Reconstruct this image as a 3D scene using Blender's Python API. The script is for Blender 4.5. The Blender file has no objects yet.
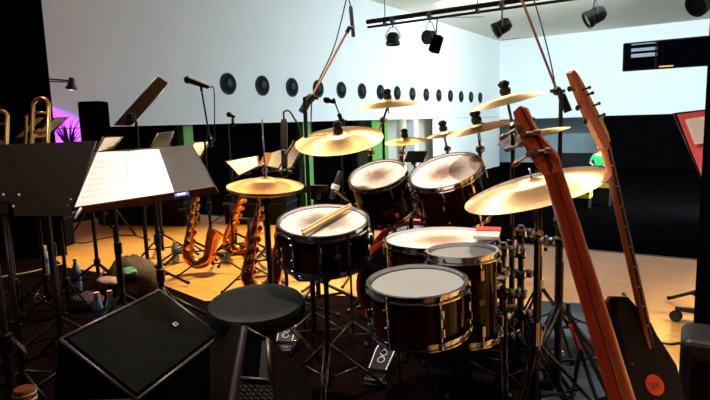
import bpy, bmesh, math, random
from mathutils import Vector as V, Matrix
random.seed(7)
PI = math.pi
C = bpy.context.scene.collection

# ------------------------------------------------------------------ camera
FPX = 563.0
PSI, PITCH, ROLL = math.radians(33.1), math.radians(7.86), math.radians(1.75)
EYE = V((0, 0, 1.18))
fh = V((-math.sin(PSI), math.cos(PSI), 0)); rh = V((math.cos(PSI), math.sin(PSI), 0)); Z = V((0, 0, 1))
FW = math.cos(PITCH) * fh - math.sin(PITCH) * Z
up0 = math.sin(PITCH) * fh + math.cos(PITCH) * Z
RT = math.cos(ROLL) * rh - math.sin(ROLL) * up0
UP = math.cos(ROLL) * up0 + math.sin(ROLL) * rh
cd = bpy.data.cameras.new('camera'); cd.sensor_width = 36; cd.lens = 36 * FPX / 710; cd.clip_end = 200
cam = bpy.data.objects.new('camera', cd); C.objects.link(cam)
mm = Matrix((RT, UP, -FW)).transposed().to_4x4(); mm.translation = EYE
cam.matrix_world = mm
bpy.context.scene.camera = cam

def ray(px, py): return FW + RT * ((px - 355) / FPX) + UP * ((200 - py) / FPX)
def P(px, py, d): return EYE + ray(px, py) * d                    # point at a depth
def onz(px, py, z=0.0): r = ray(px, py); return EYE + r * ((z - EYE.z) / r.z)
def ony(px, py, y): r = ray(px, py); return EYE + r * (y / r.y)
def onx(px, py, x): r = ray(px, py); return EYE + r * (x / r.x)
def depth(p): return (p - EYE).dot(FW)
def nrm(px, py, ratio, tilt=0):                                     # normal of a disc seen as an ellipse
    v = ray(px, py).normalized(); t = math.radians(tilt)
    u = -math.sin(t) * RT + math.cos(t) * UP; u = (u - v * u.dot(v)).normalized()
    return (math.sqrt(1 - ratio * ratio) * u - ratio * v).normalized()
def basis(n):
    n = n.normalized(); a = V((1, 0, 0)) if abs(n.x) < .8 else V((0, 1, 0))
    u = (a - n * a.dot(n)).normalized(); return u, n.cross(u), n

# ------------------------------------------------------------------ materials
def M(name, col, rough=.5, metal=0, var=.12, scale=25, coat=0, bump=0, emit=None, es=0, stretch=None, spec=None):
    m = bpy.data.materials.new(name); m.use_nodes = True; nt = m.node_tree; b = nt.nodes['Principled BSDF']
    tc = nt.nodes.new('ShaderNodeTexCoord'); ns = nt.nodes.new('ShaderNodeTexNoise'); ns.inputs['Scale'].default_value = scale
    src = tc.outputs['Object']
    if stretch:
        mp = nt.nodes.new('ShaderNodeMapping'); mp.inputs['Scale'].default_value = stretch
        nt.links.new(src, mp.inputs[0]); src = mp.outputs[0]
    nt.links.new(src, ns.inputs['Vector'])
    mx = nt.nodes.new('ShaderNodeMix'); mx.data_type = 'RGBA'
    mx.inputs[6].default_value = (*[c * (1 - var) for c in col], 1); mx.inputs[7].default_value = (*[min(1, c * (1 + var)) for c in col], 1)
    nt.links.new(ns.outputs[0], mx.inputs[0]); nt.links.new(mx.outputs[2], b.inputs['Base Color'])
    b.inputs['Roughness'].default_value = rough; b.inputs['Metallic'].default_value = metal; b.inputs['Coat Weight'].default_value = coat
    b.inputs['Coat Roughness'].default_value = .05
    if spec is not None: b.inputs['Specular IOR Level'].default_value = spec
    if bump:
        bp = nt.nodes.new('ShaderNodeBump'); bp.inputs['Strength'].default_value = bump; bp.inputs['Distance'].default_value = .01
        nt.links.new(ns.outputs[0], bp.inputs['Height']); nt.links.new(bp.outputs[0], b.inputs['Normal'])
    if emit: b.inputs['Emission Color'].default_value = (*emit, 1); b.inputs['Emission Strength'].default_value = es
    return m

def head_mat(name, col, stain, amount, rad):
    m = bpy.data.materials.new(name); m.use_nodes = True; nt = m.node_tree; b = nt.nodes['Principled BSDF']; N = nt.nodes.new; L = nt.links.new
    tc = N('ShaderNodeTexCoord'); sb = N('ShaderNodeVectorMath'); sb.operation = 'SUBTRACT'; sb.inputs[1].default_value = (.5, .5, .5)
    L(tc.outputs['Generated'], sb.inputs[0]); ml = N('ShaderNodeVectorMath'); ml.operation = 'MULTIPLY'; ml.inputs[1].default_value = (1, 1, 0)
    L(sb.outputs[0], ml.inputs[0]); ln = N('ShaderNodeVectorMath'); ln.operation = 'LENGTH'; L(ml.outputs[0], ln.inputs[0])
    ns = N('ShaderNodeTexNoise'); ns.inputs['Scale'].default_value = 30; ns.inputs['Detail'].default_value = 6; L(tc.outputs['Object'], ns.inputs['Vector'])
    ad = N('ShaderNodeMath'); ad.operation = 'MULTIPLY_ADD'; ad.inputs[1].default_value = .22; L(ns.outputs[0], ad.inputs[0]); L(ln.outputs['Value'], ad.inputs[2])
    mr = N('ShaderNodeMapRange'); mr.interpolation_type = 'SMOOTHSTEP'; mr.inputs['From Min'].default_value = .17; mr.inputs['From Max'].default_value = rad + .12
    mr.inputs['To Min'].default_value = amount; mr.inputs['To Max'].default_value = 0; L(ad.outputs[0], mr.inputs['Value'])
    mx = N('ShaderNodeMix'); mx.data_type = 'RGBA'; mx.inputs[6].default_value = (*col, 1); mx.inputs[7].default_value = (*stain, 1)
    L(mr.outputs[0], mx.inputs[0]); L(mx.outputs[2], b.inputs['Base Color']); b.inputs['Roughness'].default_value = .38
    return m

def wood_floor_mat():
    m = bpy.data.materials.new('oak_floor'); m.use_nodes = True; nt = m.node_tree; b = nt.nodes['Principled BSDF']; N = nt.nodes.new; L = nt.links.new
    tc = N('ShaderNodeTexCoord'); br = N('ShaderNodeTexBrick'); L(tc.outputs['Object'], br.inputs['Vector'])
    for k, v in (('Scale', 1), ('Mortar Size', .0012), ('Bias', 0), ('Brick Width', 1.3), ('Row Height', .085)): br.inputs[k].default_value = v
    br.inputs['Color1'].default_value = (.74, .37, .075, 1); br.inputs['Color2'].default_value = (.66, .31, .058, 1); br.inputs['Mortar'].default_value = (.2, .08, .02, 1)
    mp = N('ShaderNodeMapping'); mp.inputs['Scale'].default_value = (2, 40, 2); L(tc.outputs['Object'], mp.inputs[0])
    ns = N('ShaderNodeTexNoise'); ns.inputs['Scale'].default_value = 1.5; ns.inputs['Detail'].default_value = 5; L(mp.outputs[0], ns.inputs['Vector'])
    mr = N('ShaderNodeMapRange'); mr.inputs['To Min'].default_value = .8; mr.inputs['To Max'].default_value = 1.2; L(ns.outputs[0], mr.inputs['Value'])
    mx = N('ShaderNodeMix'); mx.data_type = 'RGBA'; mx.blend_type = 'MULTIPLY'; mx.inputs[0].default_value = 1
    L(br.outputs['Color'], mx.inputs[6]); L(mr.outputs[0], mx.inputs[7]); L(mx.outputs[2], b.inputs['Base Color'])
    b.inputs['Roughness'].default_value = .42; return m

def cymbal_mat(name, col, rough):
    m = bpy.data.materials.new(name); m.use_nodes = True; nt = m.node_tree; b = nt.nodes['Principled BSDF']; N = nt.nodes.new; L = nt.links.new
    tc = N('ShaderNodeTexCoord'); sep = N('ShaderNodeVectorMath'); sep.operation = 'LENGTH'; L(tc.outputs['Object'], sep.inputs[0])
    w = N('ShaderNodeTexNoise'); w.noise_dimensions = '1D'; w.inputs['Scale'].default_value = 160; L(sep.outputs['Value'], w.inputs['W'])
    n2 = N('ShaderNodeTexNoise'); n2.inputs['Scale'].default_value = 9; L(tc.outputs['Object'], n2.inputs['Vector'])
    mx = N('ShaderNodeMix'); mx.data_type = 'RGBA'; mx.inputs[6].default_value = (*[c * .75 for c in col], 1); mx.inputs[7].default_value = (*[min(1, c * 1.2) for c in col], 1)
    L(w.outputs[0], mx.inputs[0]); L(mx.outputs[2], b.inputs['Base Color'])
    mr = N('ShaderNodeMapRange'); mr.inputs['To Min'].default_value = rough - .08; mr.inputs['To Max'].default_value = rough + .12; L(n2.outputs[0], mr.inputs['Value'])
    L(mr.outputs[0], b.inputs['Roughness']); b.inputs['Metallic'].default_value = 1
    tg = N('ShaderNodeTangent'); tg.direction_type = 'RADIAL'; tg.axis = 'Z'; L(tg.outputs[0], b.inputs['Tangent']); b.inputs['Anisotropic'].default_value = .75
    bp = N('ShaderNodeBump'); bp.inputs['Strength'].default_value = .12; bp.inputs['Distance'].default_value = .002; L(w.outputs[0], bp.inputs['Height']); L(bp.outputs[0], b.inputs['Normal'])
    return m

def guitar_wood_mat(name, c1, c2, coords=(0, 1, 0), freq=1):
    return M(name, c1, .28, 0, .25, 6, coat=.6, stretch=(14, 14, 1.2))

def sheet_mat():
    m = bpy.data.materials.new('printed_music'); m.use_nodes = True; nt = m.node_tree; b = nt.nodes['Principled BSDF']; N = nt.nodes.new; L = nt.links.new
    uv = N('ShaderNodeUVMap'); sp = N('ShaderNodeSeparateXYZ'); L(uv.outputs[0], sp.inputs[0])
    def math_(op, a, bb=None, v=None):
        n = N('ShaderNodeMath'); n.operation = op
        if a is not None: L(a, n.inputs[0])
        if bb is not None: L(bb, n.inputs[1])
        elif v is not None: n.inputs[1].default_value = v
        return n.outputs[0]
    y = math_('MULTIPLY', sp.outputs[1], v=10); fy = math_('FRACT', y)
    inst = math_('LESS_THAN', fy, v=.5); l5 = math_('FRACT', math_('MULTIPLY', fy, v=10)); line = math_('LESS_THAN', l5, v=.22)
    stave = math_('MULTIPLY', inst, line)
    ns = N('ShaderNodeTexNoise'); ns.inputs['Scale'].default_value = 60; L(uv.outputs[0], ns.inputs['Vector'])
    notes = math_('MULTIPLY', math_('GREATER_THAN', ns.outputs[0], v=.56), inst)
    ink = math_('MAXIMUM', stave, notes)
    mgn = math_('MULTIPLY', math_('GREATER_THAN', sp.outputs[0], v=.07), math_('LESS_THAN', sp.outputs[0], v=.93)); ink = math_('MULTIPLY', ink, mgn)
    ink = math_('MULTIPLY', ink, math_('LESS_THAN', sp.outputs[1], v=.9)); ink = math_('MULTIPLY', ink, v=.45)
    mx = N('ShaderNodeMix'); mx.data_type = 'RGBA'; mx.inputs[6].default_value = (.9, .88, .85, 1); mx.inputs[7].default_value = (.35, .2, .15, 1)
    L(ink, mx.inputs[0]); L(mx.outputs[2], b.inputs['Base Color']); b.inputs['Roughness'].default_value = .7; return m

def mesh_mat(name, c1, c2, scale):
    m = bpy.data.materials.new(name); m.use_nodes = True; nt = m.node_tree; b = nt.nodes['Principled BSDF']; N = nt.nodes.new; L = nt.links.new
    tc = N('ShaderNodeTexCoord'); vr = N('ShaderNodeTexVoronoi'); vr.inputs['Scale'].default_value = scale; vr.inputs['Randomness'].default_value = .15
    L(tc.outputs['Object'], vr.inputs['Vector']); mr = N('ShaderNodeMapRange'); mr.inputs['From Min'].default_value = .2; mr.inputs['From Max'].default_value = .5
    L(vr.outputs['Distance'], mr.inputs['Value']); mx = N('ShaderNodeMix'); mx.data_type = 'RGBA'; mx.inputs[6].default_value = (*c2, 1); mx.inputs[7].default_value = (*c1, 1)
    L(mr.outputs[0], mx.inputs[0]); L(mx.outputs[2], b.inputs['Base Color']); b.inputs['Roughness'].default_value = .5; b.inputs['Specular IOR Level'].default_value = .03; return m

K = {}
K['wall'] = M('white_wall_paint', (.80, .88, .90), .8, var=.03, scale=2)
K['ceil'] = M('beige_ceiling', (.86, .78, .66), .85, var=.03, scale=2)
K['black'] = M('black_matt', (.004, .004, .004), .75, var=.3, spec=.15)
K['drape'] = M('black_drape', (.0016, .0016, .0019), 1, var=.3, scale=4, spec=.0)
K['hallfloor'] = M('dark_hall_floor', (.0012, .0012, .0014), 1, spec=.0)
K['wood'] = wood_floor_mat()
K['rug'] = M('dark_maroon_carpet', (.004, .0013, .0016), .95, var=.5, scale=60, bump=.4, spec=.02)
K['bluerug'] = M('slate_carpet', (.055, .075, .10), .95, var=.3, scale=70, bump=.4, spec=.05)
K['green'] = M('green_column_paint', (.14, .42, .09), .6, var=.1)
K['greyback'] = M('blue_grey_wall', (.30, .42, .47), .8, var=.05, scale=2)
K['recess'] = M('stone_grey_wall', (.50, .50, .44), .8, var=.05, scale=2)
K['gloss'] = M('black_gloss_plastic', (.004, .004, .0045), .3, var=.3, coat=.1, spec=.3)
K['metalblack'] = M('black_powder_coat', (.009, .0085, .0085), .4, var=.2, spec=.35)
K['deskmetal'] = M('brown_black_desk_enamel', (.034, .023, .019), .45, var=.15, scale=60, spec=.3)
K['chrome'] = M('chrome', (.42, .42, .46), .10, 1, var=.05)
K['darkchrome'] = M('shaded_chrome', (.055, .048, .048), .16, 1, var=.1)  # chrome copy darkened; shade low on the stands is put into its colour
K['steelrim'] = M('rim_steel', (.50, .51, .57), .16, 1, var=.05)
K['shell'] = M('black_cherry_lacquer', (.016, .002, .0015), .10, var=.5, scale=5, coat=.06, stretch=(4, 4, 1), spec=.08)
K['redwood'] = M('red_lacquer_hoop', (.60, .020, .012), .25, var=.3, scale=8, coat=.4)
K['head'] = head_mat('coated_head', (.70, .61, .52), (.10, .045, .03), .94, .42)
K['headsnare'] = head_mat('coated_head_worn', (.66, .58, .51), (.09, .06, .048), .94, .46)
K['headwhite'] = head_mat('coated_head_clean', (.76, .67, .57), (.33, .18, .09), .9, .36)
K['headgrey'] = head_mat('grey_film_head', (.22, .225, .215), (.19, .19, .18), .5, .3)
K['bronze'] = cymbal_mat('bronze_cymbal', (.92, .56, .24), .38)
K['bronzelight'] = cymbal_mat('pale_bronze_cymbal', (.84, .58, .31), .36)
K['bronzedark'] = cymbal_mat('orange_bronze_cymbal', (.90, .46, .15), .36)
K['felt'] = M('black_felt', (.008, .008, .009), .9, var=.4, scale=90)
K['stick'] = M('hickory', (.62, .38, .14), .45, var=.15, stretch=(1, 1, 1))
K['brass'] = M('lacquered_brass', (.80, .24, .045), .25, 1, var=.45, scale=22)
K['brassgold'] = M('gold_brass', (.85, .55, .16), .2, 1, var=.1)
K['sheet'] = sheet_mat()
K['paper'] = M('plain_white_paper', (.86, .85, .83), .7, var=.03)
K['pink'] = M('red_pink_folder', (.85, .11, .13), .6, var=.06)
K['bottle'] = M('blue_clear_plastic', (.20, .32, .50), .12, var=.3, coat=.5)
K['bottlelabel'] = M('blue_label', (.05, .12, .45), .5, var=.4, scale=40)
K['cap'] = M('pink_cap', (.85, .45, .45), .5)
K['vinyl'] = M('black_vinyl', (.005, .0055, .006), .42, var=.3, scale=40, bump=.05, spec=.1)
K['cab'] = M('black_red_cabinet', (.005, .0026, .0026), .5, var=.4, scale=30, spec=.25)
K['trimmetal'] = M('brown_edge_trim', (.030, .020, .019), .4, var=.2)
K['grille'] = mesh_mat('speaker_mesh', (.001, .001, .001), (.0035, .0038, .0042), 130)
K['white'] = M('white_enamel', (.85, .87, .9), .4, var=.03)
K['neckwood'] = M('red_mahogany_neck', (.38, .040, .011), .3, var=.3, scale=4, coat=.5, stretch=(9, 9, 1.5))
K['orangewood'] = M('orange_maple_neck', (.50, .115, .022), .32, var=.2, scale=5, coat=.4, stretch=(9, 9, 1.5))
K['darkstripe'] = M('dark_walnut_stripe', (.13, .018, .009), .35, var=.3, coat=.4)
K['peg'] = M('tuner_bronze', (.42, .26, .20), .3, .7, var=.2)
K['tray'] = M('warm_reflection_tray', (.20, .055, .018), .25, var=.2, coat=.3)  # orange-brown carries the warm reflection on the desk lip
K['redside'] = M('red_gloss_side', (.30, .012, .008), .2, var=.2, coat=.8)
K['redoval'] = M('red_badge', (.60, .020, .014), .35, var=.15)
K['reddark'] = M('dark_red_lettering', (.10, .006, .006), .4)
K['ebony'] = M('rosewood_board', (.018, .010, .008), .4, var=.4)
K['purplewall'] = K['wall']
K['plant'] = M('dark_leaf', (.012, .02, .012), .5, var=.3)
K['skin'] = M('skin', (.55, .30, .21), .55, var=.08)
K['hair'] = M('dark_brown_hair', (.02, .012, .008), .6, var=.3, scale=80)
K['greencloth'] = M('green_shirt', (.02, .36, .12), .8, var=.15)
K['trouser'] = M('dark_trousers', (.012, .012, .018), .85)
K['yellow'] = M('yellow_plastic', (.85, .62, .10), .5, var=.1)
K['chairblack'] = M('black_chair_fabric', (.004, .004, .006), .9, spec=.1)
K['boom'] = M('warm_reflection_tube', (.30, .13, .065), .3, .6, var=.15)  # brown carries the warm light reflected along the overhead booms
K['headwood'] = M('brightened_mahogany', (.55, .085, .022), .32, 0, .3, 5, coat=.3, stretch=(9, 9, 1.5))  # neck wood brightened; light on the front headstock is put into the colour
K['deskbrown'] = M('dark_brown_desk', (.030, .011, .006), .7, var=.2, spec=.05)
K['grilledots'] = mesh_mat('dotted_mesh', (.002, .002, .002), (.05, .045, .042), 110)
K['glass'] = M('dark_booth_glass', (.001, .0012, .002), 1, var=.1, spec=0)
K['blind'] = M('glowing_grey_blind', (.22, .27, .33), .6, var=.2, emit=(.25, .33, .42), es=.35)  # slats are no lamp; emission stands in for the light they reflect
K['orangelight'] = M('amber_lamp', (.4, .2, .04), .5, emit=(1, .55, .1), es=.55)
K['exitgreen'] = M('green_sign', (.02, .12, .05), .5, emit=(.03, .22, .07), es=.35)
K['whitelight'] = M('small_white_lamp', (.8, .8, .8), .5, emit=(1, 1, 1), es=.9)
K['uv'] = M('violet_bulb', (.6, .1, .9), .4, emit=(.75, .15, 1), es=9)
K['copper'] = M('copper_can', (.40, .13, .05), .3, .6, var=.3)
K['bag'] = M('brown_bag', (.085, .048, .036), .8, var=.4, bump=.3)
K['mint'] = M('mint_cloth', (.10, .33, .24), .85, var=.2)
K['pinkcloth'] = M('pink_grey_cloth', (.42, .25, .26), .85, var=.2)
K['violetcloth'] = M('violet_cloth', (.035, .012, .05), .9, var=.3)
K['redcloth'] = M('red_cloth', (.65, .03, .02), .7, var=.2)
K['redglint'] = M('red_highlight_paint', (.45, .02, .015), .35)
K['blueplastic'] = M('blue_plastic', (.03, .07, .45), .35)
K['socket'] = M('porthole_rim', (.020, .034, .042), .6, var=.1, spec=.2)
K['socketdark'] = M('porthole_inside', (.003, .005, .007), .7, spec=.1)
K['fixture'] = M('black_lantern', (.012, .015, .019), .4, var=.2)
K['lens'] = M('dark_lens', (.02, .025, .03), .1, coat=.5)
K['bracket'] = M('lantern_steel', (.25, .29, .32), .4, .6)
K['cable'] = M('black_rubber_cable', (.006, .006, .007), .5)
K['tape'] = M('pale_cable', (.34, .27, .26), .6)
K['goldpaint'] = M('tan_paper', (.55, .34, .06), .6)

# ------------------------------------------------------------------ mesh builder
class MB:
    def __init__(s): s.bm = bmesh.new()
    def _faces(s, before): return [f for f in s.bm.faces if f not in before]
    def box(s, c, size, R=None, bev=0, seg=2):
        m = Matrix.Diagonal((*size, 1))
        if R is not None: m = R.to_4x4() @ m
        m.translation = c
        r = bmesh.ops.create_cube(s.bm, size=1, matrix=m)
        if bev:
            es = set(e for v in r['verts'] for e in v.link_edges)
            bmesh.ops.bevel(s.bm, geom=list(es), offset=bev, segments=seg, profile=.5, affect='EDGES')
        return s
    def ring(s, c, u, v, r, n): return [s.bm.verts.new(c + u * (r * math.cos(2 * PI * k / n)) + v * (r * math.sin(2 * PI * k / n))) for k in range(n)]
    def tube(s, pts, r, n=8, caps=True):
        pts = [V(p) for p in pts]; rr = r if isinstance(r, (list, tuple)) else [r] * len(pts)
        rings = []; u = None
        for i, p in enumerate(pts):
            t = (pts[min(i + 1, len(pts) - 1)] - pts[max(i - 1, 0)]).normalized()
            if u is None: u, v, _ = basis(t)
            else:
                u = u - t * u.dot(t)
                u = u.normalized() if u.length > 1e-6 else basis(t)[0]
                v = t.cross(u)
            rings.append(s.ring(p, u, v, max(rr[i], 1e-5), n))
        for a, b in zip(rings, rings[1:]):
            for k in range(n):
                f = s.bm.faces.new((a[k], a[(k + 1) % n], b[(k + 1) % n], b[k])); f.smooth = True
        if caps:
            s.bm.faces.new(list(reversed(rings[0]))); s.bm.faces.new(rings[-1])
        return s
    def lathe(s, prof, o, n, seg=40, close=False, smooth=True):
        u, v, n = basis(n); rings = []
        for r, h in prof:
            if r < 1e-6: rings.append([s.bm.verts.new(o + n * h)])
            else: rings.append(s.ring(o + n * h, u, v, r, seg))
        pr = list(zip(rings, rings[1:])) + ([(rings[-1], rings[0])] if close else [])
        for a, b in pr:
            if len(a) == 1 and len(b) == 1: continue
            for k in range(seg):
                k2 = (k + 1) % seg
                q = (a[0], b[k2], b[k]) if len(a) == 1 else (a[k], a[k2], b[0]) if len(b) == 1 else (a[k], a[k2], b[k2], b[k])
                f = s.bm.faces.new(q); f.smooth = smooth
        return s
    def poly(s, pts, vec):                                          # solid: polygon extruded by a vector
        a = [s.bm.verts.new(V(p)) for p in pts]; b = [s.bm.verts.new(V(p) + vec) for p in pts]; n = len(a)
        s.bm.faces.new(list(reversed(a))); s.bm.faces.new(b)
        for k in range(n): s.bm.faces.new((a[k], a[(k + 1) % n], b[(k + 1) % n], b[k]))
        return s
    def hull(s, pts):
        vs = [s.bm.verts.new(V(p)) for p in pts]
        bmesh.ops.convex_hull(s.bm, input=vs); return s
    def sphere(s, c, r, sc=(1, 1, 1), seg=14, R=None):
        m = Matrix.Diagonal((*[q * r for q in sc], 1))
        if R is not None: m = R.to_4x4() @ m
        m.translation = c
        g = bmesh.ops.create_uvsphere(s.bm, u_segments=seg, v_segments=max(6, seg // 2 + 1), radius=1, matrix=m)
        for vv in g['verts']:
            for f in vv.link_faces: f.smooth = True
        return s
    def sheet(s, a, b, c, d, sag=0, nu=8, nv=4, nrmv=None):         # a bl, b br, c tr, d tl with a UV map, slightly curled, with thickness
        uvl = s.bm.loops.layers.uv.verify(); g = []
        nn = nrmv if nrmv is not None else (b - a).cross(d - a).normalized()
        for lay in (0, 1):
            gg = []
            for j in range(nv + 1):
                row = []
                for i in range(nu + 1):
                    x, y = i / nu, j / nv
                    p = (a * (1 - x) + b * x) * (1 - y) + (d * (1 - x) + c * x) * y + nn * (sag * math.sin(PI * x) + (.0008 if lay == 0 else 0))
                    row.append(s.bm.verts.new(p))
                gg.append(row)
            for j in range(nv):
                for i in range(nu):
                    q = [gg[j][i], gg[j][i + 1], gg[j + 1][i + 1], gg[j + 1][i]]
                    st = [(i / nu, j / nv), ((i + 1) / nu, j / nv), ((i + 1) / nu, (j + 1) / nv), (i / nu, (j + 1) / nv)]
                    f = s.bm.faces.new(q)
                    for lp, t in zip(f.loops, st): lp[uvl].uv = t
            g.append(gg)
        return s
    def build(s, name, mat, parent=None, recalc=True, origin=None):
        base = wloc(parent) if parent is not None else (origin if origin is not None else V((0, 0, 0)))
        if recalc: bmesh.ops.recalc_face_normals(s.bm, faces=s.bm.faces[:])
        bmesh.ops.translate(s.bm, verts=s.bm.verts[:], vec=-base)
        for e_ in s.bm.edges:
            if len(e_.link_faces) == 2 and e_.calc_face_angle(0) > .7: e_.smooth = False
        me = bpy.data.meshes.new(name); s.bm.to_mesh(me); s.bm.free()
        me.materials.append(mat); o = bpy.data.objects.new(name, me); C.objects.link(o)
        if parent is not None: o.parent = parent
        elif origin is not None: o.location = origin
        return o

def wloc(o):
    p = V((0, 0, 0))
    while o is not None: p += o.location; o = o.parent
    return p
def tag(o, label, cat, group=None, kind=None):
    o['label'] = label; o['category'] = cat
    if group: o['group'] = group
    if kind: o['kind'] = kind
    return o
def thing(name, label, cat, loc, group=None):
    o = bpy.data.objects.new(name, None); o.empty_display_size = .1; C.objects.link(o); o.location = loc
    return tag(o, label, cat, group)
def struct(name, mb, mat):
    o = mb.build(name, mat); o['kind'] = 'structure'; return o
def copy_tree(root, loc, rz=0, label=None):
    r = root.copy(); C.objects.link(r); r.location = loc; r.rotation_euler = (0, 0, rz)
    if label: r['label'] = label
    def rec(src, dst):
        for ch in src.children:
            c = ch.copy(); C.objects.link(c); c.parent = dst; rec(ch, c)
    rec(root, r); return r
def arc(c, u, v, r, a0, a1, n): return [c + u * (r * math.cos(a0 + (a1 - a0) * k / n)) + v * (r * math.sin(a0 + (a1 - a0) * k / n)) for k in range(n + 1)]
def bez(p0, p1, p2, n=10): return [p0 * (1 - t) ** 2 + p1 * 2 * t * (1 - t) + p2 * t * t for t in [k / n for k in range(n + 1)]]
def mid(a, b, t): return a + (b - a) * t

# ------------------------------------------------------------------ setting
EY = 26.0                                                           # far wall
corner = ony(500, 41, EY); XL = corner.x; ZC = corner.z             # left wall plane, ceiling height
ZB = ony(615, 116.2, EY).z                                          # lower edge of the white walls
XR = 9.0; HF = -1.07                                                # hall floor
SE = onz(640, 255, 0).y                                             # stage edge
ZL = onx(280, 122.3, XL).z
Lpy = lambda px: onx(px, 120, XL).y                                 # where a pixel column meets the left wall
struct('floor', MB().box(V(((XL + XR) / 2, (SE - 4) / 2, -.05)), (XR - XL, SE + 4, .1)), K['wood'])
struct('floor_hall', MB().box(V(((XL + XR) / 2, (SE + EY + 4) / 2, HF - .05)), (XR - XL + 4, EY + 4 - SE, .1)), K['hallfloor'])
struct('trim_1', MB().box(V(((XL + XR) / 2, SE + .012, -.12)), (XR - XL, .024, .25), bev=.004), M('stage_edge_grey', (.12, .13, .14), .5))
struct('wall_stage_front', MB().box(V(((XL + XR) / 2, SE - .03, (HF - .1) / 2 - .05)), (XR - XL, .05, -HF - .1)), K['drape'])
struct('ceiling', MB().box(V(((XL + XR) / 2, EY / 2 - 2, ZC + .1)), (XR - XL + 4, EY + 8, .2)), K['ceil'])
yA, yB1, yB2, yB3 = Lpy(388), Lpy(414), Lpy(418), Lpy(440)
w = MB()
w.box(V((XL - .15, (EY - 5) / 2, (ZL + ZC) / 2)), (.3, EY + 5, ZC - ZL))
w.box(V((XL - .15, (yB1 + yB2) / 2, (ZB + HF) / 2)), (.3, yB2 - yB1, ZL + .1 - HF))
w.box(V((XL - .15, (yB3 + EY) / 2, (ZB + HF) / 2)), (.3, EY - yB3, ZL + .1 - HF))
y0 = Lpy(88)
w.box(V((XL - .15, (y0 - 5) / 2, (ZB + HF) / 2)), (.3, y0 + 5, ZL + .1 - HF))
struct('wall_left', w, K['wall'])
struct('wall_left_recess', MB().box(V((XL - .8, (yA + yB3) / 2 + 3, (ZB + HF) / 2)), (.1, yB3 - yA + 7, ZB - HF + .6)), K['recess'])
struct('wall_left_lower', MB().box(V((XL - 1.6, (y0 + yA) / 2, (ZB + HF) / 2)), (.1, yA - y0 + .5, ZB - HF + .6)), K['drape'])
w = MB(); xw1, xw2 = ony(624, 44, EY).x, ony(712, 36, EY).x; zt, zb = ony(624, 44, EY).z, ony(624, 71, EY).z
XE = XR
w.box(V(((XL + XE) / 2, EY + .15, (zt + ZC) / 2)), (XE - XL, .3, ZC - zt))
w.box(V(((XL + XE) / 2, EY + .15, (zb + ZB) / 2)), (XE - XL, .3, zb - ZB))
w.box(V(((XL + xw1) / 2, EY + .15, (zb + zt) / 2)), (xw1 - XL, .3, zt - zb))
w.box(V(((XE + xw2) / 2, EY + .15, (zb + zt) / 2)), (XE - xw2, .3, zt - zb))
struct('wall_far', w, K['wall'])
struct('wall_far_lower', MB().box(V(((XL + XR) / 2, EY + 2.4, (ZB + HF) / 2 + .3)), (XR - XL + 2, .1, ZB - HF + .8)), K['greyback'])
struct('wall_right', MB().box(V((XR + .1, EY / 2, (HF + ZC) / 2)), (.2, EY + 8, ZC - HF)), K['wall'])
# control booth window
fr = MB(); t = .05
for c, sz in (((0, zt), 1), ((0, zb), 1)): fr.box(V(((xw1 + xw2) / 2, EY + .02, c[1])), (xw2 - xw1, .08, t))
for x in (xw1, mid(V((xw1, 0, 0)), V((xw2, 0, 0)), .385).x, xw2): fr.box(V((x, EY + .02, (zb + zt) / 2)), (t, .08, zt - zb))
wn = fr.build('window_1', K['black']); wn['kind'] = 'structure'
xm = xw1 + (xw2 - xw1) * .385
g = MB().box(V(((xw1 + xw2) / 2, EY + .12, (zb + zt) / 2)), (xw2 - xw1, .02, zt - zb)).build('pane', K['glass'], wn)
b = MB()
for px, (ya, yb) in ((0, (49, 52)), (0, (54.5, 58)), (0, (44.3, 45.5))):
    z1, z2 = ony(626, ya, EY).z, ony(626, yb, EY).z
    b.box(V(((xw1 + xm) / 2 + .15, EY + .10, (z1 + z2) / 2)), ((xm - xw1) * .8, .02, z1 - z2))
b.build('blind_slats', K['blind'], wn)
p = ony(666, 66, EY); MB().box(V((p.x, EY + .09, p.z)), (.5, .03, .05)).build('amber_strip', K['orangelight'], wn)
# ceiling slots
for i, (a, bb) in enumerate((((447, 17.5), (483, 17)), ((503, 40), (530, 37)))):
    A = onz(a[0], a[1], ZC - .01); B = onz(bb[0], bb[1], ZC - .01); d = (B - A).normalized(); s_ = d.cross(Z) * .06
    o = struct('trim_%d' % (i + 2), MB().poly([A - s_, B - s_, B + s_, A + s_], V((0, 0, .02))), M('slot_grey_%d' % i, (.10, .12, .13), .6))
# green columns under the white wall
gl = ['green painted column left of the tilted black desk post', 'green painted column behind the big crash cymbal', 'green painted column beside the grey wall recess']
for i, (a, bb, off, lb) in enumerate(((183, 193, .25, 'green painted column under the white wall, leftmost of the three'),
                                    (303, 312, .3, 'green painted column under the white wall, behind the large tilted crash cymbal'),
                                    (372, 388, .2, 'broad green column under the white wall, beside the pale wall recess'))):
    ya, yb = onx(a, 130, XL - off).y, onx(bb, 130, XL - off).y
    o = MB().box(V((XL - off - .1, (ya + yb) / 2, (ZB + HF) / 2 - .02)), (.2, yb - ya, ZB - HF + .3), bev=.01).build('green_column', K['green'], origin=None)
    o['kind'] = 'structure'; o.name = 'trim_%d' % (i + 5)
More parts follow.
